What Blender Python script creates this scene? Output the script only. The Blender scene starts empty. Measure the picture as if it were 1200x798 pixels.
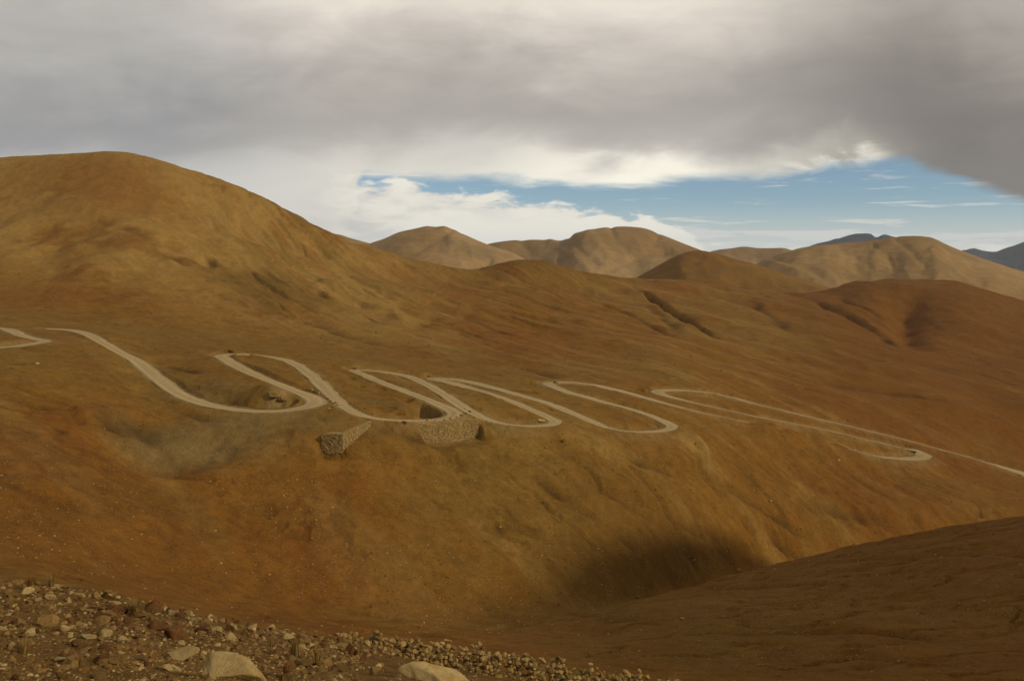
import bpy, bmesh, math, random
import numpy as np
from mathutils import Vector
random.seed(7)
S = bpy.context.scene
C = S.collection
F, U0, V0 = 1150.0, 600.0, 300.0            # survey constants: focal length and principal row of the viewpoint

# ------------------------------------------------------------------ camera
cam = bpy.data.objects.new('camera', bpy.data.cameras.new('camera'))
C.objects.link(cam)
cam.data.sensor_width = 36.0
cam.data.lens = 36.0 * F / 1200.0
cam.data.shift_y = -(399.0 - V0) / 1200.0
cam.data.clip_start = 0.3
cam.data.clip_end = 90000
cam.location = (0, 0, 0)
cam.rotation_euler = (math.pi / 2, 0, 0)
S.camera = cam
S.view_settings.view_transform = 'Standard'
S.view_settings.look = 'None'
S.view_settings.gamma = 1.0
S.view_settings.exposure = 0.0
S.cycles.max_bounces = 5
S.cycles.volume_bounces = 0

# ------------------------------------------------------------------ sun
SUN_AZ, SUN_EL = 112.0, 24.0                # degrees clockwise from the view direction (+Y)
sl = bpy.data.lights.new('sun', 'SUN')
sl.energy = 2.55
sl.angle = math.radians(2.5)
sl.color = (1.0, 0.90, 0.72)
sun = bpy.data.objects.new('sun', sl)
C.objects.link(sun)
_a, _e = math.radians(SUN_AZ), math.radians(SUN_EL)
sd = Vector((math.sin(_a) * math.cos(_e), math.cos(_a) * math.cos(_e), math.sin(_e)))
sun.rotation_euler = (-sd).to_track_quat('-Z', 'Y').to_euler()

# ------------------------------------------------------------------ world: sky + cloud deck
W = bpy.data.worlds.new('World')
S.world = W
W.use_nodes = True


class G:
    """tiny node-graph writer"""
    def __init__(self, tree):
        self.t = tree
        tree.nodes.clear()

    def n(self, kind, **kw):
        nd = self.t.nodes.new(kind)
        for k, v in kw.items():
            setattr(nd, k, v)
        return nd

    def put(self, sock, val):
        if val is None:
            return
        if isinstance(val, bpy.types.NodeSocket):
            self.t.links.new(val, sock)
        else:
            sock.default_value = val

    def m(self, op, a, b=None, c=None, clamp=False):
        nd = self.n('ShaderNodeMath', operation=op, use_clamp=clamp)
        self.put(nd.inputs[0], a)
        self.put(nd.inputs[1], b)
        self.put(nd.inputs[2], c)
        return nd.outputs[0]

    def step(self, x, lo, hi, a=0.0, b=1.0):
        nd = self.n('ShaderNodeMapRange', interpolation_type='SMOOTHSTEP')
        self.put(nd.inputs['Value'], x)
        nd.inputs['From Min'].default_value = lo
        nd.inputs['From Max'].default_value = hi
        self.put(nd.inputs['To Min'], a)
        self.put(nd.inputs['To Max'], b)
        return nd.outputs[0]

    def mix(self, f, a, b, blend='MIX'):
        nd = self.n('ShaderNodeMix', data_type='RGBA', blend_type=blend)
        self.put(nd.inputs[0], f)
        self.put(nd.inputs[6], a if isinstance(a, bpy.types.NodeSocket) else (*a, 1))
        self.put(nd.inputs[7], b if isinstance(b, bpy.types.NodeSocket) else (*b, 1))
        return nd.outputs[2]

    def noise(self, vec, scale, detail=6, rough=0.55, dist=0.0):
        nd = self.n('ShaderNodeTexNoise')
        self.put(nd.inputs['Vector'], vec)
        nd.inputs['Scale'].default_value = scale
        nd.inputs['Detail'].default_value = detail
        nd.inputs['Roughness'].default_value = rough
        nd.inputs['Distortion'].default_value = dist
        return nd.outputs['Fac']

    def xyz(self, x, y, z=0.0):
        nd = self.n('ShaderNodeCombineXYZ')
        self.put(nd.inputs[0], x)
        self.put(nd.inputs[1], y)
        self.put(nd.inputs[2], z)
        return nd.outputs[0]

    def ramp(self, x, stops):
        nd = self.n('ShaderNodeValToRGB')
        nd.color_ramp.interpolation = 'B_SPLINE'
        el = nd.color_ramp.elements
        while len(el) < len(stops):
            el.new(0.5)
        for e, (p, c) in zip(el, stops):
            e.position = p
            e.color = (*c, 1)
        self.put(nd.inputs[0], x)
        return nd.outputs[0]

    def curve(self, x, pts):
        nd = self.n('ShaderNodeFloatCurve')
        cv = nd.mapping.curves[0]
        while len(cv.points) < len(pts):
            cv.points.new(0.5, 0.5)
        for p, (a, b) in zip(cv.points, pts):
            p.location = (a, b)
            p.handle_type = 'AUTO_CLAMPED'
        nd.mapping.update()
        nd.inputs['Factor'].default_value = 1.0
        self.put(nd.inputs['Value'], x)
        return nd.outputs[0]


def px_az(u):
    return math.atan((u - U0) / F)


def px_el(u, v):
    e = (V0 - v) / F
    return math.atan(e * math.cos(px_az(u)))


def build_world():
    g = G(W.node_tree)
    out = g.n('ShaderNodeOutputWorld')
    tc = g.n('ShaderNodeTexCoord')
    sp = g.n('ShaderNodeSeparateXYZ')
    g.put(sp.inputs[0], tc.outputs['Generated'])
    x, y, z = sp.outputs
    az = g.m('ARCTAN2', x, y)
    el = g.m('ARCSINE', z)
    sky = g.n('ShaderNodeTexSky', sky_type='NISHITA')
    sky.sun_disc = False
    sky.sun_elevation = math.radians(SUN_EL)
    sky.sun_rotation = math.radians(SUN_AZ)
    sky.altitude = 4800
    sky.air_density = 1.0
    sky.dust_density = 0.3
    sky.ozone_density = 1.5
    bg_sky = g.n('ShaderNodeBackground')
    g.put(bg_sky.inputs[0], g.mix(1.0, sky.outputs[0], (.90, 1.0, .95), 'MULTIPLY'))
    bg_sky.inputs[1].default_value = 0.085

    def azel_curve(pts, lo, hi):
        """elevation as a function of azimuth from survey points"""
        A = [((px_az(u) + 0.8) / 1.6, (px_el(u, v) - lo) / (hi - lo)) for u, v in pts]
        A = [(0.0, A[0][1])] + A + [(1.0, A[-1][1])]
        t = g.m('ADD', g.m('DIVIDE', az, 1.6), 0.5, clamp=True)
        r = g.curve(t, A)
        return g.m('ADD', g.m('MULTIPLY', r, hi - lo), lo)

    # underside of the deck
    edge = azel_curve([(-300, 330), (150, 330), (260, 325), (340, 300), (395, 300), (428, 206), (500, 208), (600, 213), (690, 220), (790, 215), (900, 204),
                       (980, 196), (1040, 189), (1090, 201), (1140, 216), (1200, 238), (1300, 275), (1500, 330)], -0.1, 0.25)
    co = g.xyz(g.m('MULTIPLY', az, 7.0), g.m('MULTIPLY', el, 26.0), 3.1)
    nz = g.noise(co, 1.6, 8, 0.6, 0.5)
    nz0 = g.m('SUBTRACT', nz, 0.5)
    t = g.m('SUBTRACT', el, edge)
    hgt = azel_curve([(-300, 222), (150, 222), (350, 216), (500, 209), (600, 213), (690, 220), (790, 215), (900, 204), (980, 196), (1040, 189), (1090, 201), (1140, 216), (1200, 238), (1500, 330)], -0.1, 0.25)
    tc_ = g.m('SUBTRACT', el, hgt)
    tn = g.m('ADD', t, g.m('MULTIPLY', nz0, 0.030))
    deck = g.step(tn, -0.006, 0.010)
    # thin veil that breaks the blue at the left end of the gap
    co2 = g.xyz(g.m('MULTIPLY', az, 5.0), g.m('MULTIPLY', el, 11.0), 9.0)
    big = g.noise(co2, 1.5, 6, 0.55, 0.6)
    big0 = g.m('SUBTRACT', big, 0.5)
    # colour of the deck by height above its edge: sunlit fringe, dark belly, paler overhead
    th = g.m('ADD', tc_, g.m('ADD', g.m('MULTIPLY', big0, 0.09), g.m('MULTIPLY', nz0, 0.03)))
    tt = g.m('DIVIDE', g.m('ADD', th, 0.03), 0.33, clamp=True)
    mid = g.ramp(tt, [(0.0, (.72, .69, .62)), (0.10, (.74, .71, .63)), (0.17, (.64, .61, .55)), (0.24, (.44, .415, .38)),
                      (0.31, (.375, .35, .32)), (0.43, (.46, .42, .38)), (0.55, (.66, .60, .53)), (0.66, (.84, .76, .67)), (1.0, (.70, .63, .56))])
    left = g.ramp(tt, [(0.0, (.66, .65, .61)), (0.1, (.58, .57, .54)), (0.20, (.37, .365, .36)), (0.27, (.28, .277, .285)), (0.40, (.39, .38, .365)), (0.6, (.50, .475, .44)), (1.0, (.46, .43, .39))])
    right = g.ramp(tt, [(0.0, (.21, .195, .18)), (0.2, (.18, .163, .147)), (0.40, (.235, .213, .19)), (0.60, (.40, .365, .325)), (1.0, (.44, .40, .36))])
    azw = g.m('ADD', az, g.m('MULTIPLY', big0, 0.10))
    brightf = g.m('MULTIPLY', g.step(azw, px_az(520), px_az(690)), g.step(tt, 0.22, 0.11))
    mid = g.mix(brightf, mid, (1.0, .95, .80))
    lw = g.step(azw, px_az(420), px_az(180))
    rw = g.step(azw, px_az(760), px_az(1130))
    rw = g.m('MULTIPLY', rw, g.m('SUBTRACT', 1.0, g.m('MULTIPLY', g.step(tt, 0.145, 0.095), g.step(az, px_az(1060), px_az(1000)))))
    deckc = g.mix(rw, g.mix(lw, mid, left), right)
    shade = g.m('ADD', 1.07, g.m('ADD', g.m('MULTIPLY', big0, 0.30), g.m('MULTIPLY', nz0, 0.16)))
    deckc = g.mix(1.0, deckc, g.xyz(shade, shade, shade), 'MULTIPLY')
    # low cumulus bank standing on the horizon
    top = azel_curve([(-300, 210), (250, 170), (330, 180), (390, 196), (430, 211), (460, 214), (500, 217), (540, 227), (600, 234), (650, 239), (700, 248),
                      (760, 253), (800, 262), (826, 284), (880, 292), (1000, 294), (1200, 288), (1500, 286)], -0.1, 0.25)
    co3 = g.xyz(g.m('MULTIPLY', az, 10.0), g.m('MULTIPLY', el, 30.0), 1.7)
    n3 = g.noise(co3, 2.4, 9, 0.55, 0.35)
    n30 = g.m('SUBTRACT', n3, 0.5)
    low = g.step(g.m('ADD', g.m('SUBTRACT', top, el), g.m('MULTIPLY', n30, 0.058)), -0.003, 0.007)
    # flat streaks in the gap
    co4 = g.xyz(g.m('MULTIPLY', az, 4.0), g.m('MULTIPLY', el, 60.0), 4.4)
    n4 = g.noise(co4, 2.2, 7, 0.6, 0.3)
    veil = g.step(el, 0.050, 0.004, 0.0, 0.16)
    streak = g.step(g.m('ADD', n4, veil), 0.54, 0.70, 0.0, 0.85)
    lowc = g.mix(g.step(n3, 0.3, 0.62), (.66, .645, .60), (.90, .86, .75))
    lowc = g.mix(g.m('MULTIPLY', g.step(el, 0.060, 0.024), g.step(azw, px_az(420), px_az(520))), lowc, (1.0, .96, .84))
    lowc = g.mix(g.step(azw, px_az(430), px_az(330), 0.0, 0.75), lowc, (.50, .50, .50))
    cl = g.mix(low, (.80, .79, .74), lowc)
    lowa = g.m('MAXIMUM', low, streak)
    pale = g.step(el, 0.060, -0.004, 0.03, 0.66)       # air light just over the horizon
    lowa = g.m('MAXIMUM', lowa, pale)
    keep = g.m('MULTIPLY', lowa, g.m('SUBTRACT', 1.0, deck))
    alpha = g.m('ADD', deck, keep, clamp=True)
    col = g.mix(g.m('DIVIDE', deck, g.m('MAXIMUM', alpha, 0.001)), cl, deckc)
    bank = g.m('MULTIPLY', low, g.step(azw, px_az(300), px_az(480)))      # the cumulus bank stands in front of the deck
    col = g.mix(bank, col, lowc)
    bg_cl = g.n('ShaderNodeBackground')
    g.put(bg_cl.inputs[0], col)
    bg_cl.inputs[1].default_value = 1.0
    mx = g.n('ShaderNodeMixShader')
    g.put(mx.inputs[0], alpha)
    g.put(mx.inputs[1], bg_sky.outputs[0])
    g.put(mx.inputs[2], bg_cl.outputs[0])
    g.put(out.inputs[0], mx.outputs[0])


build_world()
W.cycles.sampling_method = 'MANUAL'
W.cycles.sample_map_resolution = 1024


# ------------------------------------------------------------------ numpy helpers
def _hash(ix, iy, seed):
    h = (ix.astype(np.int64) * 374761393 + iy.astype(np.int64) * 668265263 + seed * 1442695041) & 0xFFFFFFFF
    h = ((h ^ (h >> 13)) * 1274126177) & 0xFFFFFFFF
    h = h ^ (h >> 16)
    return (h & 0xFFFF) / 65535.0


def vnoise(x, y, seed=0):
    """smooth value noise, about -1..1"""
    ix, iy = np.floor(x), np.floor(y)
    fx, fy = x - ix, y - iy
    fx = fx * fx * fx * (fx * (fx * 6 - 15) + 10)
    fy = fy * fy * fy * (fy * (fy * 6 - 15) + 10)
    ix = ix.astype(np.int64)
    iy = iy.astype(np.int64)
    a, b = _hash(ix, iy, seed), _hash(ix + 1, iy, seed)
    c, d = _hash(ix, iy + 1, seed), _hash(ix + 1, iy + 1, seed)
    return ((a + (b - a) * fx) * (1 - fy) + (c + (d - c) * fx) * fy) * 2 - 1


def fbm(x, y, octaves=4, seed=0, gain=0.5):
    s, a, tot = 0, 1.0, 0.0
    for k in range(octaves):
        c, sn = math.cos(0.6 * k), math.sin(0.6 * k)
        s = s + a * vnoise((x * c - y * sn) * 2 ** k, (x * sn + y * c) * 2 ** k, seed + k * 17)
        tot += a
        a *= gain
    return s / tot


def sstep(x, a, b):
    t = np.clip((x - a) / (b - a), 0, 1)
    return t * t * (3 - 2 * t)


def pchip_slopes(x, y):
    h = np.diff(x)
    d = np.diff(y) / h
    m = np.zeros_like(y)
    w1 = 2 * h[1:] + h[:-1]
    w2 = h[1:] + 2 * h[:-1]
    ok = d[:-1] * d[1:] > 0
    with np.errstate(all='ignore'):
        mm = (w1 + w2) / (w1 / d[:-1] + w2 / d[1:])
    m[1:-1] = np.where(ok, mm, 0)
    m[0], m[-1] = d[0], d[-1]
    return m


def pchip(x, y, q):
    x = np.asarray(x, float)
    y = np.asarray(y, float)
    m = pchip_slopes(x, y)
    q = np.clip(q, x[0], x[-1])
    i = np.clip(np.searchsorted(x, q) - 1, 0, len(x) - 2)
    h = x[i + 1] - x[i]
    t = (q - x[i]) / h
    return ((2 * t**3 - 3 * t**2 + 1) * y[i] + (t**3 - 2 * t**2 + t) * h * m[i]
            + (-2 * t**3 + 3 * t**2) * y[i + 1] + (t**3 - t**2) * h * m[i + 1])


# ------------------------------------------------------------------ terrain survey: feature lines (u, v, distance)
def zline(z, y):
    return V0 - z * F / y


LINES = [
    [(600, zline(-1.75, 1.0), 1.0)],
    [(600, zline(-2.3, 3.0), 3.0)],
    [(0, zline(-3.0, 5.5), 5.5), (450, zline(-3.0, 5.5), 5.5), (1200, zline(-3.3, 5.5), 5.5)],
    [(0, 800, 10), (450, 805, 10), (800, 880, 10), (1200, 930, 10)],
    [(-200, 664, 20), (0, 681, 20), (60, 686, 20), (110, 692, 20), (200, 714, 22), (260, 727, 23.5), (300, 736, 25), (350, 742, 29), (400, 751, 33),
     (440, 762, 35), (480, 773, 36), (520, 784, 37), (580, 794, 38), (640, 802, 39), (760, 814, 40), (1000, 838, 41), (1200, 850, 42)],
    [(-200, 715, 52), (0, 735, 52), (300, 790, 55), (600, 832, 57), (1200, 850, 58)],
    [(-200, 655, 125), (0, 676, 125), (100, 688, 132), (200, 709, 138), (300, 731, 140), (400, 743, 138), (500, 762, 134), (600, 778, 130), (760, 797, 130), (1200, 801, 130)],
    # toe of the slope, then the crest of the near spur
    [(-300, 590, 165), (0, 640, 160), (200, 690, 180), (400, 727, 195), (550, 730, 210), (640, 722, 222), (690, 717, 230), (740, 706, 242), (800, 691, 255), (860, 675, 271),
     (930, 657, 290), (990, 642, 296), (1050, 630, 296), (1120, 617, 292), (1200, 604, 285), (1300, 588, 280), (1500, 545, 270), (1900, 400, 250)],
    [(-300, 575, 172), (0, 625, 168), (200, 678, 190), (400, 719, 205), (550, 722, 222), (640, 716, 234), (690, 711, 244), (740, 706, 262), (800, 694, 285), (860, 679, 310),
     (930, 663, 340), (1050, 656, 375), (1200, 646, 410), (1500, 640, 430), (1900, 600, 450)],
    [(-300, 500, 200), (0, 560, 195), (200, 600, 225), (400, 620, 240), (550, 640, 250), (690, 650, 263), (800, 630, 302), (930, 592, 372), (1080, 590, 422), (1200, 592, 457), (1900, 590, 500)],
    [(-300, 430, 240), (0, 470, 250), (100, 500, 255), (200, 530, 258), (300, 525, 270), (400, 525, 277), (520, 520, 298), (690, 530, 320), (800, 535, 355), (930, 545, 410), (1080, 555, 475), (1200, 567, 510), (1900, 600, 560)],
    [(-300, 390, 320), (0, 406, 310), (100, 426, 310), (200, 470, 295), (350, 483, 290), (520, 488, 310), (650, 495, 335), (780, 504, 370), (930, 519, 435), (1080, 537, 500), (1200, 556, 540), (1900, 600, 620)],
    [(-300, 370, 360), (0, 382, 355), (100, 385, 375), (200, 408, 370), (300, 413, 375), (430, 432, 380), (520, 441, 390), (650, 446, 425), (780, 455, 465), (930, 472, 530), (1080, 500, 570), (1200, 532, 585), (1900, 590, 700)],
    [(-300, 350, 440), (0, 362, 430), (200, 390, 440), (400, 412, 450), (600, 422, 500), (780, 425, 560), (930, 435, 640), (1080, 450, 680), (1200, 475, 670), (1900, 520, 800)],
    [(-300, 290, 560), (0, 298, 560), (130, 293, 570), (200, 310, 580), (330, 340, 600), (400, 352, 620), (500, 357, 680), (600, 367, 720), (780, 375, 800), (930, 385, 880), (1080, 402, 900), (1200, 420, 880), (1900, 470, 950)],
    [(-300, 225, 680), (0, 232, 680), (130, 226, 690), (200, 243, 700), (330, 290, 730), (430, 320, 760), (560, 338, 850), (615, 334, 900), (700, 345, 950), (780, 347, 1000), (930, 357, 1050),
     (1010, 358, 1050), (1070, 380, 1000), (1130, 372, 1000), (1200, 386, 1000), (1900, 440, 1100)],
    [(-300, 205, 760), (-100, 187, 760), (0, 184, 760), (60, 182, 765), (100, 179.5, 775), (128, 177, 780), (150, 179, 783), (178, 185, 787), (205, 193.5, 790), (232, 202, 795), (265, 216, 800), (300, 231, 812), (330, 245, 820), (365, 262, 835), (400, 278, 850),
     (440, 293, 880), (500, 309, 930), (535, 317, 965), (556, 318, 985), (585, 309, 1005), (615, 304.5, 1020), (640, 308, 1030), (670, 316, 1050), (710, 323, 1080), (760, 327, 1150), (800, 329, 1190), (850, 336, 1200), (900, 341, 1200), (935, 344, 1200),
     (965, 341, 1200), (1000, 331, 1200), (1045, 327, 1200), (1110, 330, 1200), (1150, 339, 1200), (1200, 355, 1180), (1300, 385, 1150), (1900, 400, 1200)],
    [(-300, 290, 1150), (300, 300, 1250), (600, 350, 1450), (900, 362, 1600), (1200, 372, 1600), (1900, 400, 1600)],
    [(600, 352, 2500)],
    [(600, 330, 6000)],
    [(600, 306, 20000)],
]

cu = np.concatenate([np.arange(-64, 1265, 1.22)])
az_front = np.arctan((cu - U0) / F)
a0, a1 = az_front[0], az_front[-1]
right = np.concatenate([np.arange(a1 + math.radians(0.8), math.radians(60), math.radians(1.0)), np.arange(math.radians(60), math.pi, math.radians(4))])
left = np.concatenate([np.arange(-math.pi, -math.radians(60), math.radians(4)), np.arange(-math.radians(60), a0 - math.radians(0.8), math.radians(1.0))])
AZ = np.concatenate([left, az_front, right])
NC = len(AZ)
CLIPA = math.radians(52)
AZC = np.clip(AZ, -CLIPA, CLIPA)
UC = U0 + F * np.tan(AZC)
YS = np.concatenate([np.geomspace(0.4, 4, 7)[:-1], np.geomspace(4, 30, 150)[:-1], np.geomspace(30, 60, 40)[:-1], np.geomspace(60, 124, 22)[:-1],
                     np.geomspace(124, 240, 175)[:-1], np.geomspace(240, 620, 315)[:-1], np.geomspace(620, 1260, 190)[:-1],
                     np.geomspace(1260, 3000, 22)[:-1], np.geomspace(3000, 20000, 12)])
NR = len(YS)


def gauss1(a, sig):
    k = int(3 * sig)
    w = np.exp(-0.5 * (np.arange(-k, k + 1) / sig) ** 2)
    w /= w.sum()
    p = np.pad(a, k, mode='edge')
    return np.convolve(p, w, mode='valid')


ud = np.arange(-900, 2101, 3.0)
lv, ly = [], []
for ln in LINES:
    us = np.array([p[0] for p in ln], float)
    if len(us) == 1:
        v = np.full(ud.shape, float(ln[0][1]))
        yy = np.full(ud.shape, float(ln[0][2]))
    else:
        v = gauss1(pchip(us, [p[1] for p in ln], ud), 3.0)
        yy = gauss1(pchip(us, [p[2] for p in ln], ud), 8.0)
    lv.append(v)
    ly.append(yy)
LV = np.array([np.interp(UC, ud, v) for v in lv])
LY = np.array([np.interp(UC, ud, v) for v in ly])
LOGY = np.log(YS)
VG = np.empty((NR, NC))
for j in range(NC):
    VG[:, j] = pchip(np.log(LY[:, j]), LV[:, j], LOGY)
Y2 = YS[:, None] * np.ones((1, NC))
Z = -(VG - V0) * Y2 / F
R2 = Y2 / np.cos(AZC)[None, :]
X = R2 * np.sin(AZ)[None, :]
Y = R2 * np.cos(AZ)[None, :]
# behind and beside the viewpoint: the slope the viewer stands on, and the added shading ridge to the right
wb = sstep(np.abs(np.degrees(AZ)), 48, 85)[None, :]
rightish = sstep(np.degrees(AZ), 20, 60)[None, :] * (1 - sstep(np.degrees(AZ), 150, 175)[None, :])
zback = -1.7 + 0.20 * np.minimum(R2, 260) * (1 - 1.15 * rightish) + 3.0 * fbm(X / 60, Y / 60, 3, 5) * np.clip(R2 / 60, 0, 1)
Z = Z * (1 - wb) + zback * wb
# unseen ridge added to the right, its crest shaped to shade spur and ravine
shade_ridge_h = np.interp(Y[:, :], [-160, -60, 15, 117, 158, 209, 245, 265, 300, 360], [20, 72, 76, 53, 50, 27, 4, -30, -150, -400])
Z += np.maximum(shade_ridge_h - Z, 0) * np.exp(-((X - 290) / 62) ** 2) * sstep(X, 120, 200) * (X < 700)
UU = UC[None, :] * np.ones((NR, 1))

# relief
Z_SMOOTH = Z.copy()
far = sstep(Y2, 90, 140)
hillm0 = sstep(Y2, 480, 640) * (1 - sstep(Y2, 1300, 1600)) * sstep(VG, 178, 250)
Z += far * (0.9 + 2.2 * hillm0) * fbm(X / 45, Y / 45, 3, 11) * sstep(Y2, 120, 200)
Z += far * (0.45 * fbm(X / 11, Y / 11, 3, 21) + 0.19 * fbm(X / 3.0, Y / 3.0, 3, 31)) * (1 - 0.5 * sstep(Y2, 800, 1300))
wx = X + 14 * fbm(X / 60, Y / 60, 3, 41)
hillm = sstep(Y2, 480, 640) * (1 - sstep(Y2, 1300, 1600))
rg = 1 - np.abs(fbm(wx / 30, Y / 190, 2, 51)) * 2
Z += hillm * (1.3 + 1.2 * (1 - sstep(UU, 350, 600))) * np.clip(rg, -1, 0.75) * sstep(VG, 178, 250)
cr1, cr2 = (X + 0.9 * Y) / 1.345, (0.9 * X - Y) / 1.345
cr1 = cr1 + 6 * fbm(X / 40, Y / 40, 3, 43)
flank = sstep(UU, 190, 330) * (1 - sstep(UU, 620, 760))
rgf = fbm(cr1 / 16, cr2 / 150, 3, 53)
Z -= hillm * flank * 2.6 * np.clip(1 - np.abs(rgf) * 4, 0, 1)
hillm2 = hillm * (1 - flank)
rg2 = 1 - np.abs(fbm(wx / 9, Y / 70, 3, 61)) * 2
Z += hillm * 0.15 * np.clip(rg2, -1, 0.8)
# run-off rills on the wall of the ravine, running down to the right
rav = sstep(UU, 480, 640) * (1 - sstep(UU, 1000, 1200)) * sstep(Y2, 236, 262) * (1 - sstep(VG, 545, 525))
c1, c2 = (X + Y) / 1.414, (X - Y) / 1.414
c1 = c1 + 2.5 * fbm(X / 14, Y / 14, 2, 71)
Z -= rav * 0.5 * np.clip(1 - np.abs(fbm(c1 / 4.5 + 5, c2 / 34, 2, 82)) * 2.6, 0, 1)
Z -= rav * 1.5 * np.clip(1 - np.abs(fbm(c1 / 10, c2 / 75, 2, 81)) * 3.6, 0, 1) * (0.5 + 0.6 * sstep(fbm(X / 30, Y / 30, 2, 83), -.3, .4))
lefts = (1 - sstep(UU, 480, 640)) * sstep(Y2, 150, 180) * (1 - sstep(Y2, 228, 250))
spurm = sstep(Y2, 126, 150) * (1 - sstep(Y2, 300, 330)) * sstep(UU, 560, 760)
Z += spurm * (0.45 * fbm(X / 7, Y / 7, 3, 93) - 0.9 * sstep(np.abs(fbm(X / 26, Y / 9, 3, 95)), 0.07, 0.0))
Z -= lefts * 0.5 * np.clip(1 - np.abs(fbm((X - 0.6 * Y) / 12, (0.6 * X + Y) / 55, 2, 91)) * 2.0, 0, 1)
sc = fbm(X / 7 + 3 * fbm(X / 20, Y / 20, 2, 85), Y / 4.5, 3, 87)
Z -= far * (1 - hillm) * 0.50 * sstep(sc, 0.18, 0.50) * sstep(fbm(X / 24, Y / 24, 2, 89), -0.1, 0.35)
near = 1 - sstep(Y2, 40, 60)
Z += near * (0.10 * fbm(X / 1.7, Y / 1.7, 3, 101) + 0.035 * fbm(X / 0.35, Y / 0.35, 2, 111)) * np.clip(Y2 / 4, 0.2, 1)


def col_of(u):
    return np.interp(u, UC, np.arange(NC))


_f0 = len(left)
UF = UC[_f0:_f0 + len(cu)]


def ground(x, y):
    """height of the sheet at a plan position in front of the viewpoint"""
    u = U0 + F * x / y
    cj = float(np.interp(u, UF, np.arange(len(UF)))) + _f0
    ri = float(np.interp(math.log(y), LOGY, np.arange(NR)))
    i, j = min(int(ri), NR - 2), min(int(cj), NC - 2)
    a, b = ri - i, cj - j
    return (Z[i, j] * (1 - b) + Z[i, j + 1] * b) * (1 - a) + (Z[i + 1, j] * (1 - b) + Z[i + 1, j + 1] * b) * a


ZB = Z_SMOOTH


def cast(u, v, lo, hi, zz=None):
    """where the sight line through (u, v) meets the sheet between two distances"""
    cj = int(round(float(np.interp(u, UF, np.arange(len(UF)))))) + _f0
    r0, r1 = np.searchsorted(YS, [lo, hi])
    vp = V0 - (Z if zz is None else zz)[r0:r1, cj] * F / YS[r0:r1]
    k = np.nonzero(vp <= v)[0]
    if len(k) == 0:
        k = [len(vp) - 1]
    k = k[0]
    if k == 0:
        y = YS[r0]
    else:
        t = (vp[k - 1] - v) / max(vp[k - 1] - vp[k], 1e-6)
        y = YS[r0 + k - 1] * (1 - t) + YS[r0 + k] * t
    return np.array([(u - U0) / F * y, y, -(v - V0) * y / F])


def window(px, py, rad):
    r0, r1 = np.searchsorted(YS, [py - rad, py + rad])
    du = rad * 1.15 / py * F
    u = U0 + F * px / py
    c0, c1 = np.searchsorted(UF, [u - du, u + du])
    return slice(max(r0 - 1, 0), r1 + 1), slice(c0 + _f0, c1 + _f0 + 1)


def nearest(pts, rad):
    """distance from every vertex to a polyline sampled as points, and which sample"""
    D = np.full(Z.shape, 1e9)
    I = np.zeros(Z.shape, np.int32)
    for k, p in enumerate(pts):
        rs, cs = window(p[0], p[1], rad)
        d = np.hypot(X[rs, cs] - p[0], Y[rs, cs] - p[1])
        sub = D[rs, cs]
        m = d < sub
        sub[m] = d[m]
        D[rs, cs] = sub
        si = I[rs, cs]
        si[m] = k
        I[rs, cs] = si
    return D, I


def resample(P, step):
    P = np.asarray(P, float)
    s = np.concatenate([[0], np.cumsum(np.linalg.norm(np.diff(P, axis=0), axis=1))])
    n = max(2, int(s[-1] / step))
    q = np.linspace(0, s[-1], n)
    return np.stack([np.interp(q, s, P[:, k]) for k in range(P.shape[1])], 1)


def polycast(uv, lo, hi, step=2.0):
    us = np.array([p[0] for p in uv], float)
    vs = np.array([p[1] for p in uv], float)
    q = np.linspace(0, len(us) - 1, 6 * len(us))
    uu, vv = np.interp(q, np.arange(len(us)), us), np.interp(q, np.arange(len(us)), vs)
    P = np.array([cast(a, b, lo, hi, ZB) for a, b in zip(uu, vv)])
    for k in (0, 1, 2):
        P[:, k] = gauss1(P[:, k], 2.5)
    return resample(P, step)


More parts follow.
